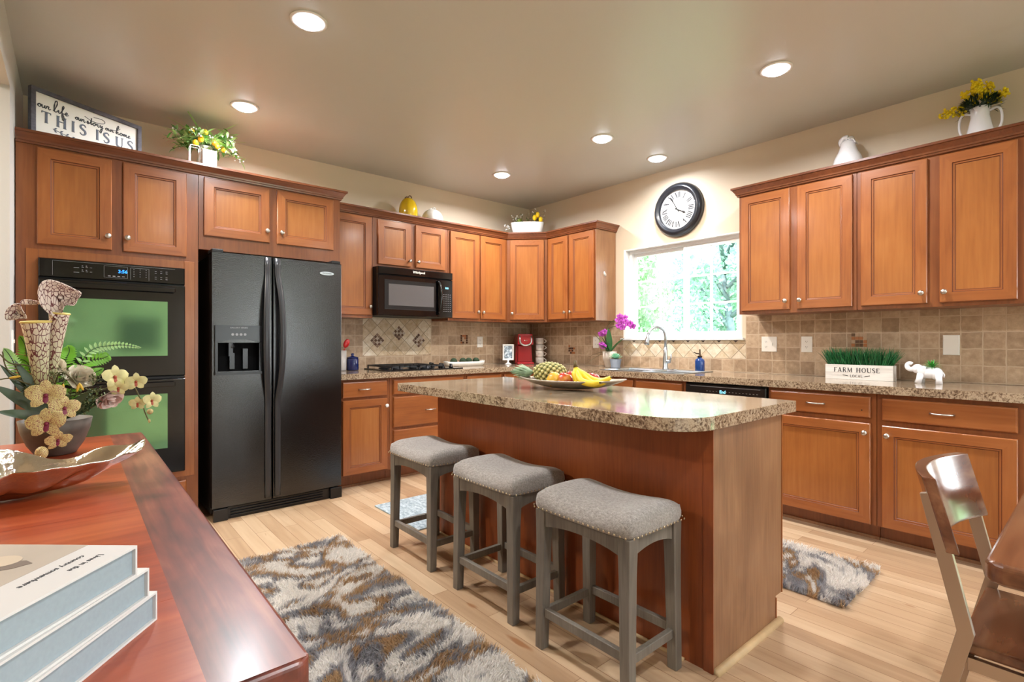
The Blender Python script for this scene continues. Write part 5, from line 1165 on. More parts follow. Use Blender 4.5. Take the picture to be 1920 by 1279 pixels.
def serif(mb, s, u, v, h, T, gap=0.14, sx=1.0, d=0.001, mi=0, wk=1.0):
    tot = sum(glyph(c)[1]+gap for c in s)-gap; x = u-tot*h*sx/2
    for c in s:
        S, w = glyph(c)
        for p, ww in S: stroke(mb, [(x+a*h*sx, v+b_*h) for a, b_ in p], [q*h*wk for q in ww] if isinstance(ww, list) else ww*h*wk, T, d, mi)
        x += (w+gap)*h*sx
Tp = lambda u, v, n: (x0-0.0002-n, -3.425-u, Z+v)
m = MB(); serif(m, 'FARM HOUSE', 0.0, 0.049, 0.030, Tp, 0.18); m2 = serif(m, 'LOCAL', 0.0, 0.016, 0.0165, Tp, 0.18)
for sx in (-1, 1):
    for k in range(5): stroke(m, [(sx*(0.048+0.006*k), 0.022+0.0012*k), (sx*(0.053+0.006*k), 0.028+0.001*k)], 0.0022, Tp, 0.001)
    stroke(m, [(sx*0.044, 0.022), (sx*0.078, 0.028)], 0.0009, Tp, 0.001)
m.build('lettering', INK, pl, fix=False)

# elephant
el = thing('elephant_planter', 'white ceramic elephant planter with a spiky green succulent on its back', 'planter', (-0.215, -3.80, Z))
m = MB(); ex, ey = -0.215, -3.805
m.ball((ex, ey-0.004, Z+0.064), 0.036, 0.054, 0.036, n=20); m.ball((ex, ey-0.034, Z+0.060), 0.035, 0.034, 0.038, n=18); m.ball((ex, ey+0.024, Z+0.066), 0.034, 0.034, 0.036, n=18)
m.ball((ex, ey+0.055, Z+0.086), 0.027, 0.030, 0.029, n=18)
for sx, sy in ((-1, 0.034), (1, 0.026), (-1, -0.044), (1, -0.036)):
    m.tube([(ex+sx*0.017, ey+sy, Z+0.060), (ex+sx*0.019, ey+sy*1.06+(0.008 if sy > 0 else -0.004), Z+0.026), (ex+sx*0.020, ey+sy*1.12+(0.012 if sy > 0 else -0.002), Z+0.0)], [0.021, 0.0155, 0.0175], 14)
m.tube(smooth([(ex, ey+0.070, Z+0.086), (ex, ey+0.090, Z+0.082), (ex, ey+0.105, Z+0.092), (ex, ey+0.106, Z+0.110), (ex, ey+0.094, Z+0.120), (ex, ey+0.082, Z+0.114)], 4), [0.0165-0.0003*i for i in range(21)], 12)
m.tube([(ex, ey-0.064, Z+0.07), (ex, ey-0.072, Z+0.055), (ex, ey-0.070, Z+0.04)], [0.004, 0.003, 0.004], 6)
m.build('elephant_body', CER, el)
for sx in (-1, 1):
    m = MB(); m.ball((ex+sx*0.030, ey+0.030, Z+0.078), 0.007, 0.024, 0.028, n=14); m.build('ear', CER, el)
m = MB()
for k in range(48):
    a = k*2.39996; e_ = 0.1+1.3*(k/48)
    leaf(m, (ex, ey-0.014, Z+0.094), (math.cos(a)*math.cos(e_), math.sin(a)*math.cos(e_), math.sin(e_)), (0, 0, 1), 0.055, 0.0075, 0.25, 4, 0, 0.3)
m.build('succulent', plain('bright_succulent', (70, 158, 62), 0.4, var=0.3, scale=40), el)

# ------------------------------------------------------------ fruit on the island
ZI = 0.9145
fb = V(-2.140, -2.655, ZI); fa = V(0.40, -0.916, 0).normalized(); fp = V(0.916, 0.40, 0).normalized()
m = MB()
def bowlf(u, v):
    a = 2*PI*v; ca, sa = math.cos(a), math.sin(a); L = 0.295; Wd = 0.125
    x = L*ca*abs(ca)**0.25*u; y = Wd*sa*u
    z = 0.046*u**2.2+0.012*(abs(ca)**4)*u**4
    p = fb+fa*x+fp*y; return (p.x, p.y, ZI+0.004+z)
m.grid(bowlf, 12, 56)
tag(m.build('fruit_dish', plain('pewter', (172, 162, 148), 0.42, 0.75, var=0.15, scale=14), loc=fb, solid=0.005), 'long pewter boat-shaped fruit dish on the island', 'dish')
# pineapple
pc = V(-2.130, -2.486, ZI+0.080); pax = V(-0.66, 0.75, 0.02).normalized()
pn = thing('pineapple', 'whole pineapple lying at the far end of the pewter fruit dish', 'pineapple', pc-V(0, 0, 0.062))
q1 = pax.cross(V(0, 0, 1)).normalized(); q2 = q1.cross(pax); pa, pbb = 0.092, 0.055
m = MB(); Mx = Matrix((q1, q2, pax)).transposed()
m.ball(pc, pbb, pbb, pa, n=20, T=Mx); m.build('pineapple_core', plain('pineapple_groove', (74, 74, 36), 0.7), pn)
m = MB(); nn = 120
for k in range(nn):
    t = -0.96+1.92*(k+0.5)/nn; a = k*2.39996*1.0; rr = pbb*math.sqrt(1-t*t); c = pc+pax*(pa*t)+(q1*math.cos(a)+q2*math.sin(a))*rr
    nrm = (pax*(t*pa/(pa*pa)*pbb*1.0)+(q1*math.cos(a)+q2*math.sin(a))*math.sqrt(1-t*t)).normalized(); tg = nrm.cross(pax).normalized(); bt = tg.cross(nrm)
    s_ = 0.0125*(0.72+0.35*math.sqrt(1-t*t))
    ring = [c+tg*s_*math.cos(PI*j/3)+bt*s_*math.sin(PI*j/3) for j in range(6)]; top = [c+nrm*0.0042+(p-c)*0.6 for p in ring]
    m.add(ring+top+[c+nrm*0.0085-bt*0.002], [(j, (j+1) % 6, 6+(j+1) % 6, 6+j) for j in range(6)], 0, False); b0 = len(m.v)-13
    for j in range(6): m.f.append([b0+6+j, b0+6+(j+1) % 6, b0+12]); m.mi.append(1); m.sm.append(False)
m.build('pineapple_eyes', [plain('pineapple_skin', (148, 146, 78), 0.6, var=0.3, scale=60), plain('pineapple_eye', (206, 198, 138), 0.6, var=0.2, scale=90)], pn, fix=False)
m = MB()
for k in range(64):
    a = k*2.39996; sp_ = 0.85*(1-k/64)+0.10; d = (pax+(q1*math.cos(a)+q2*math.sin(a))*sp_).normalized()
    leaf(m, pc+pax*(pa*0.93), d, pax, 0.085+0.055*(k/64), 0.018, -0.15, 4, 0, 0.3)
m.build('crown', plain('pineapple_crown', (140, 168, 134), 0.5, var=0.35, scale=30), pn, fix=False)
# apples
def apple(c, lb, cols, ti=0.0):
    t = thing('apple', lb, 'apple', V(*c)-V(0, 0, 0.036), 'apples in the pewter dish')
    m = MB(); Mt = Matrix.Rotation(ti, 3, 'X') @ Matrix.Rotation(ti*0.6, 3, 'Y'); pr = []
    for i in range(17):
        a = PI*i/16; r = 0.041*math.sin(a)*(1+0.06*math.cos(a)); z = -0.034*math.cos(a)
        if i > 13: z -= 0.010*((i-13)/3)**1.5
        if i < 2: z += 0.004
        pr.append((r, z))
    m.lathe(pr, n=24, T=None, c=(0, 0, 0)); m.v = [Mt @ v+Vector(c) for v in m.v]
    mm, tt, bb = new_mat('apple_skin'); tc = N(tt, 'ShaderNodeTexCoord'); nz = N(tt, 'ShaderNodeTexNoise', Scale=16.0, Detail=3.0); tt.links.new(tc.outputs['Object'], nz.inputs['Vector']); r_ = ramp(tt, [(0.36, cols[0]), (0.5, cols[1]), (0.62, cols[2])]); tt.links.new(nz.outputs['Fac'], r_.inputs[0]); tt.links.new(r_.outputs[0], bb.inputs['Base Color']); bb.inputs['Roughness'].default_value = 0.25; bb.inputs['Coat Weight'].default_value = 0.3
    m.build('apple_body', mm, t)
    m = MB(); s0 = Mt @ V(0, 0, 0.020)+Vector(c); m.tube([s0, s0+Mt @ V(0.003, 0, 0.022)], 0.0016, 6); m.build('apple_stem', STEM, t)
apple((-2.222, -2.603, ZI+0.056), 'yellow apple with a red blush in front of the pineapple', [(232, 186, 60), (236, 170, 60), (206, 90, 50)], -0.9)
apple((-2.186, -2.656, ZI+0.058), 'red apple between the yellow apple and the bananas', [(222, 150, 66), (192, 62, 44), (170, 38, 38)], 0.3)
apple((-2.115, -2.640, ZI+0.060), 'red apple tucked behind the front red apple', [(214, 120, 70), (190, 58, 44), (160, 36, 36)], 0.5)
apple((-2.060, -2.735, ZI+0.056), 'dark red apple mostly hidden behind the bananas', [(190, 80, 70), (160, 40, 48), (140, 30, 40)], 0.2)
bn = thing('banana_bunch', 'bunch of yellow bananas at the near end of the pewter fruit dish', 'bananas', (-2.135, -2.76, ZI+0.02))
BAN = plain('banana_skin', (236, 204, 50), 0.4, var=0.12, scale=18); BTIP = plain('banana_tip', (96, 78, 40), 0.6); BGR = plain('banana_green', (176, 184, 54), 0.4)
stem0 = V(-2.155, -2.700, ZI+0.128)
ends = [(V(-2.178, -2.760, ZI+0.036), V(-2.176, -2.718, ZI+0.078)), (V(-2.165, -2.870, ZI+0.050), V(-2.185, -2.765, ZI+0.055)), (V(-2.085, -2.850, ZI+0.060), V(-2.120, -2.775, ZI+0.060)), (V(-2.110, -2.895, ZI+0.075), V(-2.135, -2.795, ZI+0.040))]
for e_, mid in ends:
    p = smooth([stem0, stem0+(mid-stem0)*0.25+V(0, 0, -0.012), mid, mid+(e_-mid)*0.55+V(0, 0, -0.010), e_], 6); k = len(p)
    m = MB(); rs = [0.0065+0.012*min(1, max(0, (i/(k-1)-0.10)/0.25))*(1 if i/(k-1) < 0.75 else max(0.2, 1-((i/(k-1)-0.75)/0.25)**1.6)) for i in range(k)]
    m.tube(p, rs, 6); b_ = m.build('banana', BAN, bn, bevel=0.0)
    m = MB(); m.tube([p[-1], Vector(p[-1])+(Vector(p[-1])-Vector(p[-2])).normalized()*0.008], [0.006, 0.004], 6); m.build('tip', BTIP, b_)
m = MB(); m.tube([stem0+V(0.003, 0.004, 0.026), stem0+V(0.001, 0.002, 0.008), stem0-V(0, 0.002, 0.008)], [0.008, 0.009, 0.013], 8); m.build('stem', [BTIP], bn)

# ------------------------------------------------------------ clock
ckx = thing('wall_clock', 'round wall clock with dark wide rim and Roman numerals above the window', 'clock', (0, -1.992, 2.352))
cy_, cz_ = -1.992, 2.352
def TL(r, a, n): return V(-n, cy_+r*math.cos(a), cz_+r*math.sin(a))
m = MB(); prof = [(0.243, 0.0005), (0.243, 0.014), (0.236, 0.034), (0.222, 0.050), (0.205, 0.058), (0.196, 0.057), (0.190, 0.048), (0.183, 0.050), (0.178, 0.046), (0.174, 0.028)]
n = 72; vs = [TL(r, 2*PI*j/n, d) for r, d in prof for j in range(n)]; k = len(prof)
m.add(vs, [(i*n+j, i*n+(j+1) % n, (i+1)*n+(j+1) % n, (i+1)*n+j) for i in range(k-1) for j in range(n)]+[tuple(range(n))], 0, True); m.build('clock_rim', plain('dark_slate_rim', (48, 52, 60), 0.3, 0.4, coat=0.4, var=0.15, scale=20), ckx)
m = MB(); m.add([TL(0.176, 2*PI*j/n, 0.026) for j in range(n)]+[TL(0.176, 2*PI*j/n, 0.003) for j in range(n)], [tuple(range(n)), tuple(range(2*n-1, n-1, -1))]+[(j, (j+1) % n, n+(j+1) % n, n+j) for j in range(n)]); m.build('clock_face', plain('clock_face_white', (214, 214, 216), 0.5), ckx)
Tc = lambda u, v, n: V(-0.0262-n, cy_-u, cz_+v)
m = MB(); num = {1: 'I', 2: 'II', 3: 'III', 4: 'IIII', 5: 'V', 6: 'VI', 7: 'VII', 8: 'VIII', 9: 'IX', 10: 'X', 11: 'XI', 12: 'XII'}
for hr, s_ in num.items():
    a = PI/2-hr*PI/6; ww = {'I': 0.015, 'V': 0.030, 'X': 0.030}; tot = sum(ww[c] for c in s_); x = -tot/2
    ra, rb = 0.106, 0.158
    def pt(xx, rr): return (rr*math.cos(a)+xx*math.sin(a), rr*math.sin(a)-xx*math.cos(a))
    for c in s_:
        w_ = ww[c]; cx_ = x+w_/2
        if c == 'I': stroke(m, [pt(cx_, ra), pt(cx_, rb)], 0.0085, Tc, 0.0006)
        if c == 'V': stroke(m, [pt(x+0.003, rb), pt(cx_, ra)], 0.0095, Tc, 0.0006); stroke(m, [pt(cx_, ra), pt(x+w_-0.003, rb)], 0.0042, Tc, 0.0006)
        if c == 'X': stroke(m, [pt(x+0.003, rb), pt(x+w_-0.003, ra)], 0.0095, Tc, 0.0006); stroke(m, [pt(x+0.003, ra), pt(x+w_-0.003, rb)], 0.0042, Tc, 0.0006)
        x += w_
for i in range(60):
    a = i*PI/30; stroke(m, [(0.163*math.cos(a), 0.163*math.sin(a)), (0.168*math.cos(a), 0.168*math.sin(a))], 0.0018, Tc, 0.0006)
m.build('numerals', INK, ckx, fix=False)
for nm, hh, L, w_ in (('hour_hand', 3.92, 0.090, 0.014), ('minute_hand', 11.0, 0.140, 0.011)):
    a = PI/2-hh*PI/6; m = MB(); dd = 0.003 if nm[0] == 'h' else 0.005
    stroke(m, [(-0.025*math.cos(a), -0.025*math.sin(a)), (0, 0), (L*0.55*math.cos(a), L*0.55*math.sin(a)), (L*0.8*math.cos(a), L*0.8*math.sin(a)), (L*math.cos(a), L*math.sin(a))], [w_*0.9, w_*0.5, w_*0.6, w_*1.3, 0.001], lambda u, v, n, dd=dd: Tc(u, v, n+dd), 0.0012); m.build(nm, BLACKM, ckx, fix=False)

# hook on the cabinet end panel
m = MB(); m.lathe([(0.012, 0), (0.012, 0.003), (0.001, 0.004)], n=14, T=None, c=(0, 0, 0)); m.v = [V(-0.182+v.x, -1.2835-v.z, 1.835+v.y*1.8) for v in m.v]
m.tube([(-0.182, -1.286, 1.845), (-0.182, -1.300, 1.835), (-0.182, -1.303, 1.815), (-0.182, -1.292, 1.806)], 0.003, 8); tag(m.build('wall_hook', plain('white_metal_hook', (226, 228, 224), 0.3, 0.3), loc=(-0.182, -1.2835, 1.835)), 'small silver-white hook on the pale cabinet end panel left of the window', 'hook')

# ------------------------------------------------------------ things on top of the cabinets
ZC = 2.2865
# lettered sign leaning on the tall cabinet
sg = thing('framed_sign', 'long white THIS IS US sign in a weathered grey frame on the tall oven cabinet', 'sign', (-4.08, -0.46, ZC))
sa = math.radians(29.2); sd_ = V(math.cos(sa), math.sin(sa), 0); sn = V(math.sin(sa), -math.cos(sa), 0); s0 = V(-4.330, -0.600, ZC+0.0005)
Ts = lambda u, v, n: s0+sd_*u+sn*n+V(0, 0, v)
SW, SH, FW = 0.600, 0.312, 0.022
m = MB()
for a in ((0, FW, 0, SH), (SW-FW, SW, 0, SH), (FW, SW-FW, 0, FW), (FW, SW-FW, SH-FW, SH)):
    m.prism([(a[0], a[2]), (a[1], a[2]), (a[1], a[3]), (a[0], a[3])], Ts, -0.018, 0.012)
m.build('sign_frame', FRAMEW, sg)
m = MB(); m.prism([(FW, FW), (SW-FW, FW), (SW-FW, SH-FW), (FW, SH-FW)], Ts, -0.012, -0.004); m.build('sign_board', plain('sign_white', (232, 232, 226), 0.6), sg)
Ts2 = lambda u, v, n: Ts(u, v, n-0.0039)
SGI = plain('slate_letters', (84, 94, 110), 0.6)
m = MB(); serif(m, 'THIS', 0.168, 0.131, 0.063, Ts2, 0.42, 1.0, 0.002, 0, 1.25); serif(m, 'IS', 0.372, 0.131, 0.063, Ts2, 0.42, 1.0, 0.002, 0, 1.25); serif(m, 'US', 0.500, 0.131, 0.063, Ts2, 0.38, 1.0, 0.002, 0, 1.25)
for k in range(6):
    for sx in (-1, 1):
        bx = 0.115+0.030*k; by = 0.107-0.006*k
        m.add([Ts2(bx+q[0], by+sx*q[1], 0.0015) for q in ((0, 0), (0.010, 0.004), (0.016, 0.014), (0.004, 0.012))], [(0, 1, 2, 3)])
stroke(m, [(0.11, 0.109), (0.29, 0.074)], 0.003, Ts2, 0.0012); stroke(m, [(0.35, 0.07), (0.41, 0.09)], 0.003, Ts2, 0.0012)
m.build('block_letters', SGI, sg, fix=False)
CUR = {  # cursive strokes, x height 0.42, baseline 0
 'o': ([(0.0, 0.12), (0.10, 0.36), (0.22, 0.42), (0.08, 0.30), (0.06, 0.10), (0.20, 0.0), (0.34, 0.14), (0.32, 0.34), (0.22, 0.42), (0.42, 0.34)], 0.42),
 'u': ([(0, 0.34), (0.06, 0.42), (0.05, 0.12), (0.16, 0.0), (0.30, 0.16), (0.34, 0.42), (0.34, 0.10), (0.42, 0.02), (0.50, 0.10)], 0.48),
 'r': ([(0, 0.10), (0.10, 0.44), (0.12, 0.36), (0.28, 0.38), (0.24, 0.14), (0.34, 0.0), (0.48, 0.14)], 0.50),
 'l': ([(0, 0.05), (0.22, 0.60), (0.40, 1.30), (0.34, 1.62), (0.20, 1.50), (0.10, 0.90), (0.08, 0.20), (0.20, 0.0), (0.36, 0.14)], 0.40),
 'i': ([(0, 0.12), (0.12, 0.42), (0.12, 0.10), (0.22, 0.0), (0.32, 0.14)], 0.32),
 'f': ([(0, 0.12), (0.20, 0.60), (0.34, 1.10), (0.26, 1.22), (0.18, 0.90), (0.14, -0.2), (0.20, -0.78), (0.34, -0.74), (0.30, -0.2), (0.12, 0.06), (0.40, 0.16)], 0.42),
 'e': ([(0, 0.10), (0.18, 0.22), (0.26, 0.36), (0.14, 0.42), (0.06, 0.18), (0.16, 0.0), (0.38, 0.14)], 0.38),
 's': ([(0, 0.08), (0.16, 0.46), (0.14, 0.30), (0.26, 0.14), (0.16, 0.0), (0.04, 0.05), (0.38, 0.14)], 0.38),
 't': ([(0, 0.12), (0.16, 0.60), (0.20, 1.05), (0.16, 0.40), (0.18, 0.04), (0.34, 0.12)], 0.34),
 'y': ([(0, 0.34), (0.06, 0.42), (0.06, 0.14), (0.18, 0.06), (0.32, 0.40), (0.30, -0.2), (0.16, -0.76), (0.02, -0.70), (0.10, -0.3), (0.46, 0.12)], 0.46),
 'h': ([(0, 0.12), (0.22, 0.80), (0.40, 1.30), (0.32, 1.50), (0.16, 1.0), (0.08, 0.0), (0.16, 0.34), (0.28, 0.42), (0.30, 0.10), (0.38, 0.0), (0.50, 0.12)], 0.50),
 'm': ([(0, 0.12), (0.08, 0.42), (0.08, 0.0), (0.16, 0.34), (0.26, 0.42), (0.28, 0.0), (0.36, 0.34), (0.46, 0.42), (0.48, 0.10), (0.56, 0.0), (0.66, 0.12)], 0.64)}
m = MB()
def cursive(s, u, v, h, w1, sx=1.0):
    x = u
    for c in s:
        p, w = CUR[c]; p = smooth(p, 4); stroke(m, [(x+a*h*sx, v+b_*h) for a, b_ in p], [w1*(0.7+0.6*abs(math.sin(i*0.7))) for i in range(len(p))], Ts2, 0.0022)
        x += w*h*sx
cursive('our', 0.036, 0.212, 0.040, 0.0042, 1.15); cursive('life', 0.112, 0.212, 0.040, 0.0042, 1.25); cursive('our', 0.222, 0.212, 0.036, 0.0042, 1.1); cursive('story', 0.284, 0.212, 0.038, 0.0042, 1.15)
cursive('our', 0.388, 0.212, 0.033, 0.0038, 1.1); cursive('home', 0.448, 0.210, 0.036, 0.0038, 1.3)
SCR = plain('black_script', (34, 40, 48), 0.6); m.build('script_letters', SCR, sg, fix=False); m = MB()
stroke(m, smooth([(0.272, 0.250), (0.31, 0.236), (0.36, 0.238), (0.385, 0.252), (0.37, 0.266), (0.32, 0.262)], 5), 0.0026, Ts2, 0.0024)
stroke(m, smooth([(0.430, 0.226), (0.455, 0.232), (0.475, 0.250)], 5), 0.0026, Ts2, 0.0024)
m.build('flourish', SCR, sg, fix=False)

def twig(mb, a, d, L, bend, r=0.0015, n=8):
    a = Vector(a); d = Vector(d).normalized(); pts = [a+d*(L*i/n)+Vector((0, 0, -bend*L*(i/n)**2)) for i in range(n+1)]
    mb.tube(pts, [r*(1-0.5*i/n) for i in range(n+1)], 5); return pts
# lemon branches in a white vase
lv = thing('lemon_branch_vase', 'white pitcher with lemon branches behind the white box on the tall cabinets', 'vase', (-3.43, -0.33, ZC))
m = MB(); m.lathe([(0.040, ZC), (0.060, ZC+0.03), (0.064, ZC+0.12), (0.045, ZC+0.20), (0.042, ZC+0.235), (0.054, ZC+0.262), (0.048, ZC+0.262), (0.038, ZC+0.23), (0.001, ZC+0.20)], (-3.43, -0.33, 0), 28); m.build('pitcher', CER, lv)
ms, ml, mf = MB(), MB(), MB(); lem = []
for i in range(46):
    a = rnd(0, 2*PI); d = (math.cos(a)*0.95, math.sin(a)*0.45, rnd(0.15, 1.0)); L = rnd(0.13, 0.25)
    p = twig(ms, (-3.43, -0.33, ZC+0.245), d, L, rnd(0.1, 0.5))
    for q in p[2:]:
        for k in range(2): leaf(ml, q, (rnd(-1, 1), rnd(-.6, .4), rnd(-.5, .8)), (0, 0, 1), rnd(0.04, 0.065), rnd(0.014, 0.024), 0.3, 3, R_.choice([0, 1, 1, 1]))
    if i % 3 == 0:
        for k in range(5): mf.ball(Vector(p[-1])+V(rnd(-.02, .02), rnd(-.02, .02), rnd(-.02, .02)), 0.005, n=6)
for d in ((-0.9, -0.2, 0.55), (-0.3, -0.2, 1.0), (0.95, -0.1, 0.75), (0.5, -0.3, 1), (-0.7, 0, 0.9)):
    leaf(ml, (-3.43, -0.33, ZC+0.26), d, (0, 0, 1), 0.27, 0.018, 0.35, 8, 1)
ms.build('branches', STEM, lv); ml.build('leaves', [LEAFG, LIME], lv, fix=False); mf.build('small_blossoms', WHITE, lv)
for q in ((-0.095, -0.05, 0.335), (-0.015, -0.07, 0.345), (-0.045, -0.09, 0.285), (0.035, -0.09, 0.28), (0.055, -0.08, 0.262), (0.105, -0.04, 0.265), (-0.075, -0.07, 0.255)):
    m = MB(); m.ball(V(-3.43, -0.33, ZC)+Vector(q), 0.019, 0.019, 0.025, n=12, T=Matrix.Rotation(rnd(-1, 1), 3, 'X')); m.build('lemon', plain('orange_lemon', (246, 190, 40), 0.35), lv)
m = MB(); m.box(-3.478, -3.392, -0.50, -0.415, ZC, ZC+0.196); tag(m.build('white_box', WHITE, loc=(-3.435, -0.457, ZC), bevel=0.004), 'plain square white box in front of the lemon branch pitcher', 'box')
m = MB()
for x in (-3.545, -3.49):
    for y in (-0.47, -0.42): m.box(x-0.0013, x+0.0013, y-0.0013, y+0.0013, ZC, ZC+0.215)
for z in (ZC+0.0013, ZC+0.215):
    for y in (-0.47, -0.42): m.box(-3.545, -3.49, y-0.0013, y+0.0013, z-0.0013, z+0.0013)
    for x in (-3.545, -3.49): m.box(x-0.0013, x+0.0013, -0.47, -0.42, z-0.0013, z+0.0013)
fl_ = m.build('metal_lantern', plain('white_wire', (220, 220, 218), 0.4), loc=(-3.5175, -0.445, ZC)); tag(fl_, 'slim open wire lantern left of the white box', 'lantern')

# yellow ceramic pear-shaped pumpkin and white textured pumpkin
def gourd(nm, lb, c, h, r, mat, stem_mat, lob=0, bump=0, cat='ornament'):
    t = thing(nm, lb, cat, c); m = MB(); n = 40; pr = []
    for i in range(25):
        u = i/24; a = PI*u; rr = r*math.sin(a)**0.75*(1.0-0.22*(u-0.35)) ; pr.append((max(rr, 0.001), h*(0.5-0.5*math.cos(a))))
    m.lathe(pr, c, n)
    if lob:
        for v in m.v:
            a = math.atan2(v.y-c[1], v.x-c[0]); k = 1-lob*abs(math.sin(a*5))**3*0.0-lob*(0.5-0.5*math.cos(a*9))*0.5; v.x = c[0]+(v.x-c[0])*k; v.y = c[1]+(v.y-c[1])*k
    m.build('body', mat, t)
    m = MB(); tp = V(c[0], c[1], c[2]+h); m.tube(smooth([tp-V(0, 0, 0.006), tp+V(0.004, 0, 0.012), tp+V(0.016, 0, 0.024), tp+V(0.030, 0.0, 0.018), tp+V(0.036, 0, 0.002)], 4) if stem_mat is not mat else [tp-V(0, 0, 0.005), tp+V(0, 0, 0.012), tp+V(0.005, 0, 0.022)], 0.0055, 8)
    if stem_mat is not mat: m.tube(smooth([tp-V(0, 0, 0.003), tp+V(-0.02, -0.01, 0.006), tp+V(-0.045, -0.02, -0.012)], 4), 0.006, 8)
    m.build('stem', stem_mat, t); return t
gourd('yellow_gourd', 'glossy yellow ceramic gourd with a brown curled stem on the upper cabinets', (-1.718, -0.16, ZC), 0.250, 0.092, YELF, plain('brown_stem', (96, 70, 40), 0.5), 0.05)
gourd('white_pumpkin', 'white textured ceramic pumpkin to the right of the yellow gourd', (-1.450, -0.16, ZC), 0.182, 0.108, plain('white_crackle', (232, 230, 226), 0.45, bump=1.0, bscale=45), None or plain('white_stem', (226, 222, 214), 0.5), 0.06)
# corner planter
cpn = thing('lemon_planter', 'white oval planter with lemons and small white blossoms on the corner cabinet', 'planter', (-0.385, -0.385, ZC))
cc_ = V(-0.385, -0.385, ZC); ca_ = V(D2, -D2, 0); cb_ = V(D2, D2, 0)
m = MB(); pr = [(0.72, 0.0), (0.80, 0.02), (0.93, 0.10), (1.0, 0.170), (0.96, 0.170), (0.90, 0.12), (0.05, 0.115)]
vs = []; n = 40
for s_, z in pr:
    for j in range(n):
        a = 2*PI*j/n; ca1, sa1 = math.cos(a), math.sin(a)
        vs.append(cc_+ca_*(0.182*s_*math.copysign(abs(ca1)**0.55, ca1))+cb_*(0.075*s_*math.copysign(abs(sa1)**0.7, sa1))+V(0, 0, z))
m.add(vs, [(i*n+j, i*n+(j+1) % n, (i+1)*n+(j+1) % n, (i+1)*n+j) for i in range(6) for j in range(n)]+[tuple(range(n)), tuple(6*n+j for j in range(n))], 0, True); m.build('planter_body', WHITE, cpn)
ms, ml, mf = MB(), MB(), MB()
for i in range(34):
    u = rnd(-0.15, 0.15); b0 = cc_+ca_*u+V(0, 0, 0.12)
    sd2 = -1 if u < -0.02 else 1; d = ca_*(rnd(-0.2, 0.5)*sd2)+V(rnd(-.15, .15), rnd(-.15, .15), 0)+V(0, 0, 1)
    L = rnd(0.08, 0.17) if u < 0.02 else rnd(0.10, 0.22); p = twig(ms, b0, d, L, rnd(0, 0.35), 0.0012)
    for q in p[2:]:
        leaf(ml, q, (rnd(-1, 1), rnd(-1, 1), rnd(-.1, .9)), (0, 0, 1), rnd(0.018, 0.04), 0.008, 0.2, 3, R_.choice([0, 1]))
    if i % 2 == 0:
        for k in range(3): mf.ball(Vector(p[-1])+V(rnd(-.015, .015), rnd(-.015, .015), rnd(-.01, .02)), 0.0055, n=6)
for k in range(26):
    a = k*2.4; e_ = 0.2+1.2*k/26; leaf(ml, cc_-ca_*0.085-cb_*0.02+V(0, 0, 0.145), (math.cos(a)*math.cos(e_), math.sin(a)*math.cos(e_), math.sin(e_)), (0, 0, 1), 0.07, 0.020, -0.1, 4, 2)
leaf(ml, cc_-ca_*0.09+V(0, 0, 0.14), -ca_*0.55+V(0, 0, 1), (0, 0, 1), 0.14, 0.012, 0.1, 5, 1)
for k in range(8):
    p0 = cc_-ca_*0.15+V(0, 0, 0.13); p = twig(ms, p0, -ca_*1.0+V(0, 0, rnd(0.1, 0.7)), rnd(0.05, 0.11), 0.4, 0.001)
    for j in range(3): mf.ball(Vector(p[-1])+V(rnd(-.012, .012), rnd(-.012, .012), rnd(-.01, .015)), 0.0055, n=6)
ms.build('twigs', STEM, cpn); ml.build('leaves', [LEAFG, LEAFS, plain('yellow_green_leaf', (128, 146, 48), 0.5, var=0.25, scale=30)], cpn, fix=False); mf.build('small_blossoms', WHITE, cpn)
for u, w_, z in ((0.080, -0.05, 0.215), (0.112, -0.045, 0.248), (0.145, -0.05, 0.195)):
    m = MB(); m.ball(cc_+ca_*u+cb_*w_+V(0, 0, z), 0.023, 0.023, 0.031, n=14); m.build('lemon', LEMON, cpn)
# white ceramic pear with a ruffled top
wp = thing('ceramic_pear', 'white ceramic pear-shaped ornament with a ruffled top right of the clock', 'ornament', (-0.16, -3.362, ZC))
m = MB(); m.lathe([(0.060, ZC), (0.088, ZC+0.03), (0.092, ZC+0.07), (0.080, ZC+0.12), (0.058, ZC+0.165), (0.046, ZC+0.20), (0.044, ZC+0.225), (0.030, ZC+0.24), (0.001, ZC+0.244)], (-0.16, -3.362, 0), 30)
m.build('pear_body', plain('white_embossed_glaze', (238, 238, 242), 0.2, coat=0.5, bump=0.5, bscale=70), wp)
m = MB(); m.grid(lambda u, v: (-0.165+0.052*(u-0.5)*(1+0.3*math.sin(7*v)), -3.415+0.085*v, ZC+0.205+0.062*math.sin(PI*min(1, v*1.05))*(0.65+0.35*u)+0.008*math.sin(12*v+3*u)), 8, 18)
m.tube(smooth([(-0.16, -3.335, ZC+0.205), (-0.165, -3.322, ZC+0.240), (-0.165, -3.340, ZC+0.262), (-0.165, -3.362, ZC+0.262)], 5), [0.014]*16, 8); m.build('ruffle', CER, wp, solid=0.006)
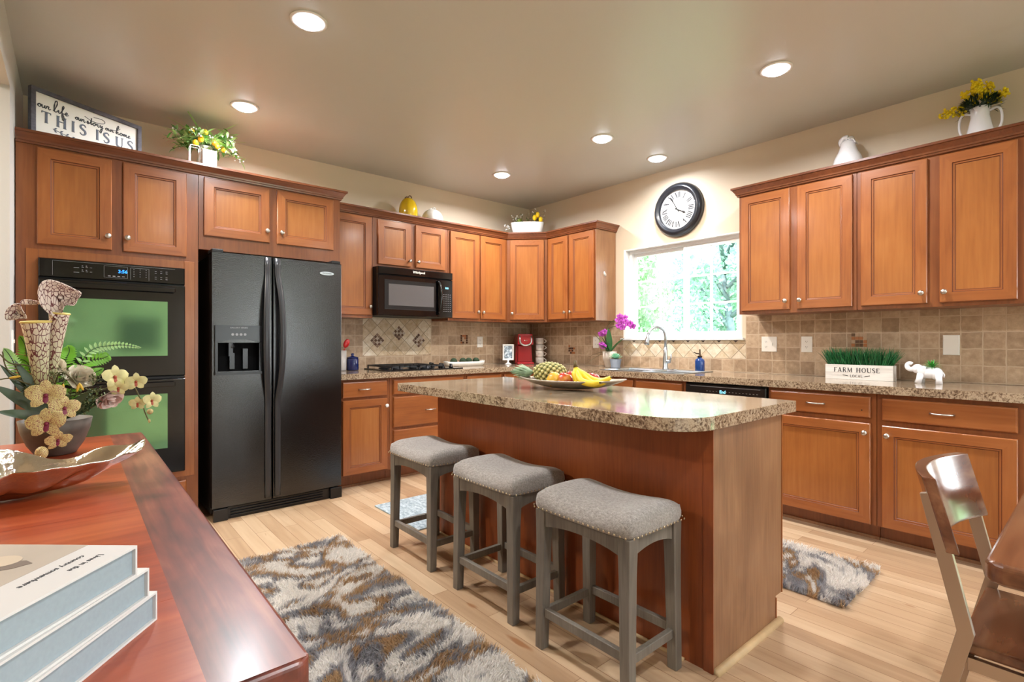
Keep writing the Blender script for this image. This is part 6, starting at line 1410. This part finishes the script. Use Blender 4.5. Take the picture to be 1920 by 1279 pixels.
# pitcher with mimosa
pt_ = thing('mimosa_pitcher', 'white two-handled pitcher with yellow mimosa, nearest ornament on the right upper cabinets', 'pitcher', (-0.16, -4.028, ZC)); px_, py_ = -0.16, -4.028
m = MB(); m.lathe([(0.062, ZC), (0.072, ZC+0.02), (0.070, ZC+0.06), (0.054, ZC+0.12), (0.042, ZC+0.18), (0.043, ZC+0.215), (0.050, ZC+0.232), (0.045, ZC+0.232), (0.036, ZC+0.20), (0.001, ZC+0.18)], (px_, py_, 0), 30); m.build('pitcher_body', CER, pt_)
for sgn in (-1, 1):
    m = MB(); m.tube(smooth([(px_, py_+sgn*0.040, ZC+0.205), (px_, py_+sgn*0.072, ZC+0.215), (px_, py_+sgn*0.090, ZC+0.185), (px_, py_+sgn*0.090, ZC+0.12), (px_, py_+sgn*0.066, ZC+0.065)], 5), 0.0105, 10, flat=0.6); m.build('handle', CER, pt_)
ml, mf, ms = MB(), MB(), MB(); c0 = V(px_, py_, ZC+0.225)
for i in range(80):
    a = rnd(0, 2*PI); d = (math.cos(a)*0.6-0.15, math.sin(a)*1.0, rnd(0.0, 0.8)); leaf(ml, c0, d, (0, 0, 1), rnd(0.08, 0.125), 0.010, rnd(0, .3), 4, 0)
    q = c0+Vector(d).normalized()*0.07
    for k in range(4): leaf(ml, q, Vector(d)+V(rnd(-.7, .7), rnd(-.7, .7), rnd(-.5, .7)), (0, 0, 1), 0.04, 0.006, 0.1, 3, 0)
for d, L, cnt in (((-0.1, 0.1, 1.0), 0.16, 130), ((-0.1, 0.5, 0.85), 0.13, 60), ((-0.1, 1.0, 0.14), 0.17, 70), ((-0.1, -0.9, 0.5), 0.13, 50), ((0, -0.3, 0.9), 0.14, 60)):
    d = Vector(d).normalized(); ms.tube([c0, c0+d*L], 0.0015, 5)
    for k in range(cnt):
        t = rnd(0.45, 1.0); mf.ball(c0+d*L*t+V(rnd(-1, 1), rnd(-1, 1), rnd(-1, 1))*0.030*(1.25-t*0.6), rnd(0.005, 0.0085), n=6)
ml.build('leaves', LEAFD, pt_, fix=False); ms.build('stems', STEM, pt_); fb_ = mf.build('mimosa_blossom', YFLOW, pt_); fb_['kind'] = 'stuff'

# ------------------------------------------------------------ flower arrangement on the console
fl = thing('flower_arrangement', 'artificial pitcher plants, ferns and speckled orchids in a grey bowl pot on the console table', 'flowers', (-4.190, -2.26, 0.8))
C0 = V(-4.190, -2.26, 0.895)
m = MB(); m.lathe([(0.046, 0.8003), (0.052, 0.803), (0.072, 0.835), (0.088, 0.880), (0.094, 0.915), (0.089, 0.915), (0.082, 0.885), (0.001, 0.880)], (-4.190, -2.26, 0), 36)
m.build('pot', plain('aged_grey_pot', (88, 78, 70), 0.55, 0.0, var=0.3, scale=22), fl)
def pitcher(name_base, mouth, rm, rb, tilt):
    b_ = Vector(name_base); mo = Vector(mouth); pts = smooth([b_, b_.lerp(mo, 0.35)+V(*tilt)*0.5, b_.lerp(mo, 0.7)+V(*tilt), mo], 6); k = len(pts)
    m = MB(); m.tube(pts, [rb+(rm-rb)*(i/(k-1))**1.4 for i in range(k)], 18)
    m.f = [f for f, in zip(m.f)][:-1]; m.mi = m.mi[:-1]; m.sm = m.sm[:-1]
    o = m.build('pitcher_tube', PITCH, fl, solid=0.0018, fix=False)
    m = MB(); d = (mo-Vector(pts[-3])).normalized(); q = d.orthogonal().normalized(); q2_ = d.cross(q)
    m.tube([mo+(q*math.cos(a)+q2_*math.sin(a))*rm for a in [2*PI*i/20 for i in range(21)]], 0.0032, 6); m.build('pitcher_lip', plain('cream_lip', (226, 206, 120), 0.5), fl)
    return o
pitcher((-4.220, -2.260, 0.937), (-4.237, -2.280, 1.232), 0.037, 0.013, (0.0, 0, 0))
pitcher((-4.203, -2.250, 1.031), (-4.181, -2.270, 1.262), 0.026, 0.011, (0.0, 0, 0))
def hood(outl, yb, bulge, tiltx=0.0):
    k = len(outl); cx = sum(p[0] for p in outl)/k; cz = sum(p[2] for p in outl)/k; m = MB(); vs = []
    R3 = 6
    for r in range(1, R3+1):
        s_ = r/R3
        for p in outl: vs.append((cx+(p[0]-cx)*s_, yb+bulge*(1-s_*s_)+tiltx*((p[0]-cx)*s_)+0.004*math.sin(40*p[0]+30*p[2])*s_, cz+(p[2]-cz)*s_))
    vs.append((cx, yb+bulge, cz)); fs = [((r*k+j), r*k+(j+1) % k, (r+1)*k+(j+1) % k, (r+1)*k+j) for r in range(R3-1) for j in range(k)]+[(j, (j+1) % k, R3*k) for j in range(k)]
    m.add(vs, fs, 0, True); m.build('pitcher_hood', PITCH, fl, solid=0.0018, fix=False)
ho = smooth([(-4.186, -2.280, 1.241), (-4.211, -2.280, 1.264), (-4.228, -2.280, 1.291), (-4.232, -2.280, 1.328), (-4.222, -2.280, 1.358), (-4.201, -2.280, 1.367), (-4.172, -2.280, 1.358), (-4.146, -2.280, 1.344), (-4.126, -2.280, 1.331), (-4.135, -2.280, 1.310), (-4.145, -2.280, 1.288), (-4.167, -2.280, 1.287), (-4.175, -2.280, 1.258)], 3)
hood(ho, -2.30, 0.035, 0.25)
ho = smooth([(-4.257, -2.280, 1.242), (-4.283, -2.280, 1.238), (-4.305, -2.280, 1.237), (-4.305, -2.280, 1.262), (-4.293, -2.280, 1.281), (-4.276, -2.280, 1.289), (-4.268, -2.280, 1.269), (-4.259, -2.280, 1.252)], 3)
hood(ho, -2.30, 0.02, -0.3)
ho = smooth([(-4.277, -2.260, 1.288), (-4.270, -2.260, 1.302), (-4.250, -2.260, 1.303), (-4.216, -2.260, 1.294), (-4.235, -2.260, 1.290), (-4.266, -2.260, 1.288)], 3)
hood(ho, -2.26, 0.01)
def frond(pts, wid, mat_i, mb):
    p = smooth([Vector(q) for q in pts], 8); k = len(p); p = [Vector(q) for q in p]; mb.tube(p, 0.0012, 5, mi=2)
    for i in range(2, k):
        t = i/k; d = (p[i]-p[i-1]).normalized(); s_ = d.cross(V(0, -1, 0.15)).normalized(); w = wid*math.sin(PI*min(1, t*0.85+0.15))**0.7*(1.05-t*0.6)
        for sg_ in (-1, 1): leaf(mb, p[i], s_*sg_+d*0.45, V(0, -0.9, 0.4), w, 0.0085, 0.1, 3, mat_i, 0.15)
m = MB()
frond([C0+V(0.02,0,0.03), (-4.116, -2.260, 1.120), (-4.037, -2.260, 1.156), (-3.966, -2.260, 1.148)], 0.026, 1, m)
frond([C0+V(0.03,0,0.03), (-4.129, -2.240, 1.080), (-4.066, -2.240, 1.112), (-4.054, -2.240, 1.119)], 0.036, 0, m)
frond([C0+V(0.02,0,0.03), (-4.170, -2.220, 1.081), (-4.157, -2.220, 1.135), (-4.160, -2.220, 1.153)], 0.034, 0, m)
frond([C0+V(0.03,0,0.02), (-4.143, -2.250, 1.049), (-4.095, -2.250, 1.061), (-4.070, -2.250, 1.075)], 0.032, 0, m)
frond([C0+V(0.0,0,0.03), (-4.197, -2.210, 1.082), (-4.203, -2.210, 1.144), (-4.208, -2.210, 1.171)], 0.028, 1, m)
frond([C0+V(-0.02,0,0.03), (-4.256, -2.220, 1.084), (-4.265, -2.220, 1.154), (-4.277, -2.220, 1.185)], 0.032, 0, m)
frond([C0+V(-0.03,0,0.02), (-4.273, -2.240, 1.051), (-4.298, -2.240, 1.120), (-4.312, -2.240, 1.146)], 0.028, 1, m)
frond([C0+V(-0.03,0,0.02), (-4.249, -2.220, 1.058), (-4.262, -2.220, 1.102), (-4.287, -2.220, 1.116)], 0.032, 0, m)
m.build('fern_fronds', [FERN, LIME, LEAFD], fl, fix=False)
m = MB()
for tip, w in (((-4.322, -2.360, 0.917), 0.035), ((-4.340, -2.300, 1.001), 0.040), ((-4.068, -2.300, 0.927), 0.036), ((-4.101, -2.340, 0.964), 0.032), ((-4.334, -2.240, 1.071), 0.030), ((-4.117, -2.340, 0.910), 0.034), ((-4.297, -2.260, 1.087), 0.03), ((-4.073, -2.240, 0.977), 0.034)):
    d = Vector(tip)-C0; leaf(m, C0+V(0, -0.02, 0.02), d+V(0, 0, 0.03), (0, -0.85, 0.5), d.length, w, 0.05, 8, 0, 0.2)
m.build('broad_leaves', plain('broad_leaf', (58, 78, 52), 0.4, var=0.3, scale=12), fl, fix=False)
MOSS2 = [LEAFS, plain('dull_moss', (92, 98, 52), 0.7, var=0.3, scale=60)]
for c_, r_, cnt in (((-4.180, -2.300, 1.053), 0.034, 150), ((-4.100, -2.300, 0.989), 0.040, 230), ((-4.088, -2.280, 1.041), 0.022, 80), ((-4.117, -2.320, 0.951), 0.024, 90), ((-4.247, -2.280, 1.018), 0.034, 100), ((-4.150, -2.300, 0.993), 0.022, 70)):
    m = MB()
    for k in range(cnt):
        q = Vector(c_)+V(rnd(-1, 1), rnd(-1, 1), rnd(-1, 1)).normalized()*r_*rnd(0.3, 1); leaf(m, q, (rnd(-1, 1), rnd(-1, 1), rnd(-.3, 1)), (0, 0, 1), 0.013, 0.0045, 0.1, 2, R_.choice([0, 1]))
    m.build('moss_sprig', MOSS2, fl, fix=False)
m = MB()
for pth in ([(-4.196, -2.280, 1.006), (-4.247, -2.280, 1.086), (-4.295, -2.280, 1.101), (-4.319, -2.280, 1.130)], [(-4.196, -2.280, 1.006), (-4.180, -2.310, 1.068), (-4.150, -2.330, 1.050), (-4.133, -2.330, 1.015)], [(-4.170, -2.280, 0.987), (-4.096, -2.300, 1.001), (-4.025, -2.300, 1.021), (-3.991, -2.300, 1.019), (-3.967, -2.300, 0.965), (-3.954, -2.300, 0.917), (-3.942, -2.300, 0.884)], [(-4.202, -2.280, 0.998), (-4.283, -2.280, 1.050), (-4.319, -2.280, 1.052)], [(-4.202, -2.300, 1.000), (-4.297, -2.260, 1.070), (-4.315, -2.260, 1.138)]):
    m.tube(smooth(pth, 6), 0.0020, 6)
m.build('orchid_stems', STEM, fl)
CREAM = plain('cream_petal', (226, 216, 196), 0.5, var=0.06, scale=30); MAG = plain('orchid_throat', (126, 40, 66), 0.5); YG = plain('yellow_green_petal', (212, 206, 146), 0.5, var=0.15, scale=40)
for c_, f_, s_ in (((-4.211, -2.370, 1.002), (-0.05, -1, 0.15), 0.050), ((-4.169, -2.370, 0.959), (0.3, -1, 0.0), 0.042), ((-4.208, -2.390, 0.917), (-0.2, -1, 0.05), 0.050), ((-4.184, -2.380, 0.863), (0.3, -0.8, -0.4), 0.036)):
    m = MB(); orchid_flower(m, c_, f_, s_); m.build('speckled_orchid', [ORCH, MAG], fl, fix=False)
for c_, f_, s_ in (((-4.041, -2.310, 1.048), (0.5, -1, 0.1), 0.042), ((-3.982, -2.310, 1.030), (0.2, -1, -0.2), 0.034), ((-3.937, -2.310, 0.960), (0.4, -1, 0.0), 0.032), ((-3.976, -2.310, 0.953), (-0.3, -1, -0.1), 0.026), ((-4.030, -2.310, 1.011), (0, -1, -0.4), 0.03)):
    m = MB(); orchid_flower(m, c_, f_, s_); m.build('yellow_orchid', [YG, plain('red_throat', (170, 76, 50), 0.5)], fl, fix=False)
m = MB()
for c_, a_, b_ in (((-4.220, -2.400, 0.830), 0.016, 0.020), ((-3.941, -2.310, 0.922), 0.010, 0.010), ((-3.943, -2.310, 0.889), 0.004, 0.007)): m = MB(); m.ball(c_, a_, a_, b_, n=10); m.build('orchid_bud', ORCH, fl)
m = MB()
for c_, a0 in (((-4.135, -2.335, 1.019), 0.2), ((-4.127, -2.335, 1.022), -0.4), ((-4.285, -2.290, 1.058), 1.4), ((-4.172, -2.340, 1.021), 0.1)):
    m = MB(); m.ball(c_, 0.004, 0.004, 0.014, n=8, T=Matrix.Rotation(a0, 3, 'Y')); m.build('small_yellow_bud', GOLD, fl)
def rose(c_, s_, f_, mat_):
    m = MB(); c_ = Vector(c_); f_ = Vector(f_).normalized(); r = f_.orthogonal().normalized(); u = f_.cross(r)
    for op, cnt, h in ((0.12, 3, 1.0), (0.32, 4, 1.0), (0.58, 5, 0.92), (0.85, 5, 0.72)):
        for k in range(cnt):
            a0 = 2*PI*k/cnt+op*7; wd = 0.62*2*PI/cnt
            def fn(i, q, a0=a0, wd=wd, op=op, h=h):
                a = a0+(i*2-1)*wd*(1-0.25*q*q); rr = s_*(0.12+op*(q**0.7)+0.05*math.sin(6*i+9*op)*q); hh = s_*(h*q*1.0-0.10*op*q*q-0.16*(2*i-1)**2*q)
                return c_-f_*s_*0.4+(r*math.cos(a)+u*math.sin(a))*rr+f_*hh
            m.grid(fn, 8, 7)
    m.build('cream_rose', mat_, fl, fix=False)
rose((-4.054, -2.300, 0.975), 0.042, (0.35, -0.7, -0.7), plain('pale_pink_petal', (226, 204, 196), 0.5)); rose((-4.130, -2.270, 1.049), 0.045, (0.3, -0.9, 0.5), CREAM); rose((-4.199, -2.240, 1.083), 0.038, (0, -0.8, 0.6), CREAM)

# ------------------------------------------------------------ room behind the camera (only mirrored in the dark glass)
tv = thing('television', 'dark television hung on the rear wall, mirrored in the oven glass', 'television', (-3.15, YR, 1.3))
m = MB(); m.box(-3.5, -2.85, YR+0.005, YR+0.06, 1.0, 1.62); m.build('screen', BLACKG, tv, bevel=0.004)

# ------------------------------------------------------------ garden outside the kitchen window
lawn = MB(); lawn.box(0.13, 40, -30, 34, -0.6, -0.55)
gl = lawn.build('lawn', plain('mown_grass', (108, 140, 84), 0.9, var=0.25, scale=3), loc=(10, 0, -0.6)); tag(gl, 'bright lawn outside the kitchen window', 'grass', kind='stuff')
lawn2 = MB(); lawn2.box(-14, 0.0, -30, YR-0.13, -0.2, -0.15)
gl = lawn2.build('lawn', plain('patio_grass', (120, 142, 92), 0.9, var=0.25, scale=3), loc=(-5, -12, -0.2)); tag(gl, 'lawn behind the house outside the rear patio door', 'grass', kind='stuff')
BARK = plain('tree_bark', (84, 100, 104), 0.9, var=0.3, scale=12)
def foliage_mat(name, rgb):
    m, t, b = new_mat(name); c = s2l(rgb); oi = N(t, 'ShaderNodeTexNoise', Scale=2.2, Detail=3.0); tc = N(t, 'ShaderNodeTexCoord'); t.links.new(tc.outputs['Object'], oi.inputs['Vector'])
    r = ramp(t, [(0.35, tuple(x*0.72 for x in rgb)), (0.65, tuple(min(255, x*1.12) for x in rgb))]); t.links.new(oi.outputs['Fac'], r.inputs[0]); t.links.new(r.outputs[0], b.inputs['Base Color'])
    b.inputs['Roughness'].default_value = 0.7
    tr = N(t, 'ShaderNodeBsdfTranslucent'); t.links.new(r.outputs[0], tr.inputs['Color']); mx = N(t, 'ShaderNodeMixShader'); mx.inputs[0].default_value = 0.5
    t.links.new(b.outputs[0], mx.inputs[1]); t.links.new(tr.outputs[0], mx.inputs[2]); t.links.new(mx.outputs[0], t.nodes['Material Output'].inputs[0]); return m
FOL = [foliage_mat('tree_leaves_a', (172, 206, 166)), foliage_mat('tree_leaves_b', (156, 194, 174)), foliage_mat('tree_leaves_c', (188, 212, 178))]
def tree(nm, lb, x, y, h, rad, mi, cnt, trunk=True, lean=0.0, seed=1, ls=0.075, low=0.35):
    rs = np.random.RandomState(seed); t = thing(nm, lb, 'tree' if trunk else 'bush', (x, y, -0.55), 'trees outside the window' if trunk else None)
    if trunk:
        m = MB(); m.tube([(x, y, -0.55), (x+lean*0.3, y+lean*0.4, h*0.3), (x+lean, y+lean*1.2, h*0.75)], [0.13, 0.10, 0.04], 10)
        for k in range(7):
            z0 = h*(0.25+0.07*k); a = rs.uniform(0, 6.28); m.tube([(x+lean*z0/h, y+lean*1.2*z0/h, z0), (x+math.cos(a)*rad*0.5, y+math.sin(a)*rad*0.5, z0+rad*0.5), (x+math.cos(a)*rad*0.8, y+math.sin(a)*rad*0.8, z0+rad*0.9)], [0.07, 0.045, 0.015], 7)
        m.build('trunk', BARK, t)
    nb = 26; bl = rs.normal(0, 1, (nb, 3)); bl /= np.linalg.norm(bl, axis=1)[:, None]; bl *= rs.uniform(0.3, 1.0, (nb, 1))**0.6
    bl = bl*np.array([rad, rad, (h*(1-low))/2])+np.array([x+lean*0.6, y+lean*0.7, h*low+h*(1-low)/2-0.4*(low < 0.1)])
    idx = rs.randint(0, nb, cnt); off = rs.normal(0, 1, (cnt, 3)); off /= np.linalg.norm(off, axis=1)[:, None]; off *= (rad*0.42)*rs.uniform(0.35, 1, (cnt, 1))
    c = bl[idx]+off*np.array([1, 1, 0.8]); a = rs.normal(0, 1, (cnt, 3)); a /= np.linalg.norm(a, axis=1)[:, None]; b = np.cross(a, rs.normal(0, 1, (cnt, 3))); b /= np.linalg.norm(b, axis=1)[:, None]
    c[:, 2] = np.maximum(c[:, 2], -0.30); s = ls*rs.uniform(0.6, 1.3, (cnt, 1)); co = np.stack([c-a*s, c-b*s*0.5, c+a*s, c+b*s*0.5], 1)-np.array([x, y, -0.55])
    me = bpy.data.meshes.new('foliage'); me.vertices.add(cnt*4); me.loops.add(cnt*4); me.polygons.add(cnt); me.vertices.foreach_set('co', co.astype(np.float32).ravel()); me.loops.foreach_set('vertex_index', np.arange(cnt*4, dtype=np.int32)); me.polygons.foreach_set('loop_start', (np.arange(cnt)*4).astype(np.int32)); me.polygons.foreach_set('loop_total', np.full(cnt, 4, dtype=np.int32))
    me.materials.append(FOL[mi]); me.update(calc_edges=True); me.validate(); o = bpy.data.objects.new('foliage', me); COL.objects.link(o); o.parent = t
tree('leafy_tree', 'pale green tree filling the far left panes of the kitchen window', 5.4, 3.5, 5.2, 1.6, 0, 20000, seed=2, low=0.1)
tree('leafy_tree', 'tree with dark slanting trunk seen through the right sash', 8.6, 1.6, 5.6, 1.7, 1, 10000, lean=0.8, seed=5, low=0.25)
tree('leafy_tree', 'light green tree behind the middle of the kitchen window', 10.2, 6.6, 5.4, 2.2, 2, 18000, seed=8, low=0.12)
tree('leafy_tree', 'distant tree low behind the right panes of the window', 14.0, 5.0, 4.6, 2.2, 1, 12000, seed=12, low=0.1, ls=0.1)
tree('garden_bush', 'low bush at the bottom of the right window panes', 5.4, 0.6, 1.5, 0.8, 0, 5000, False, seed=15, low=0.0)
tree('garden_bush', 'low bush at the bottom of the left window panes', 3.2, 1.6, 1.3, 0.6, 2, 4000, False, seed=17, low=0.0)
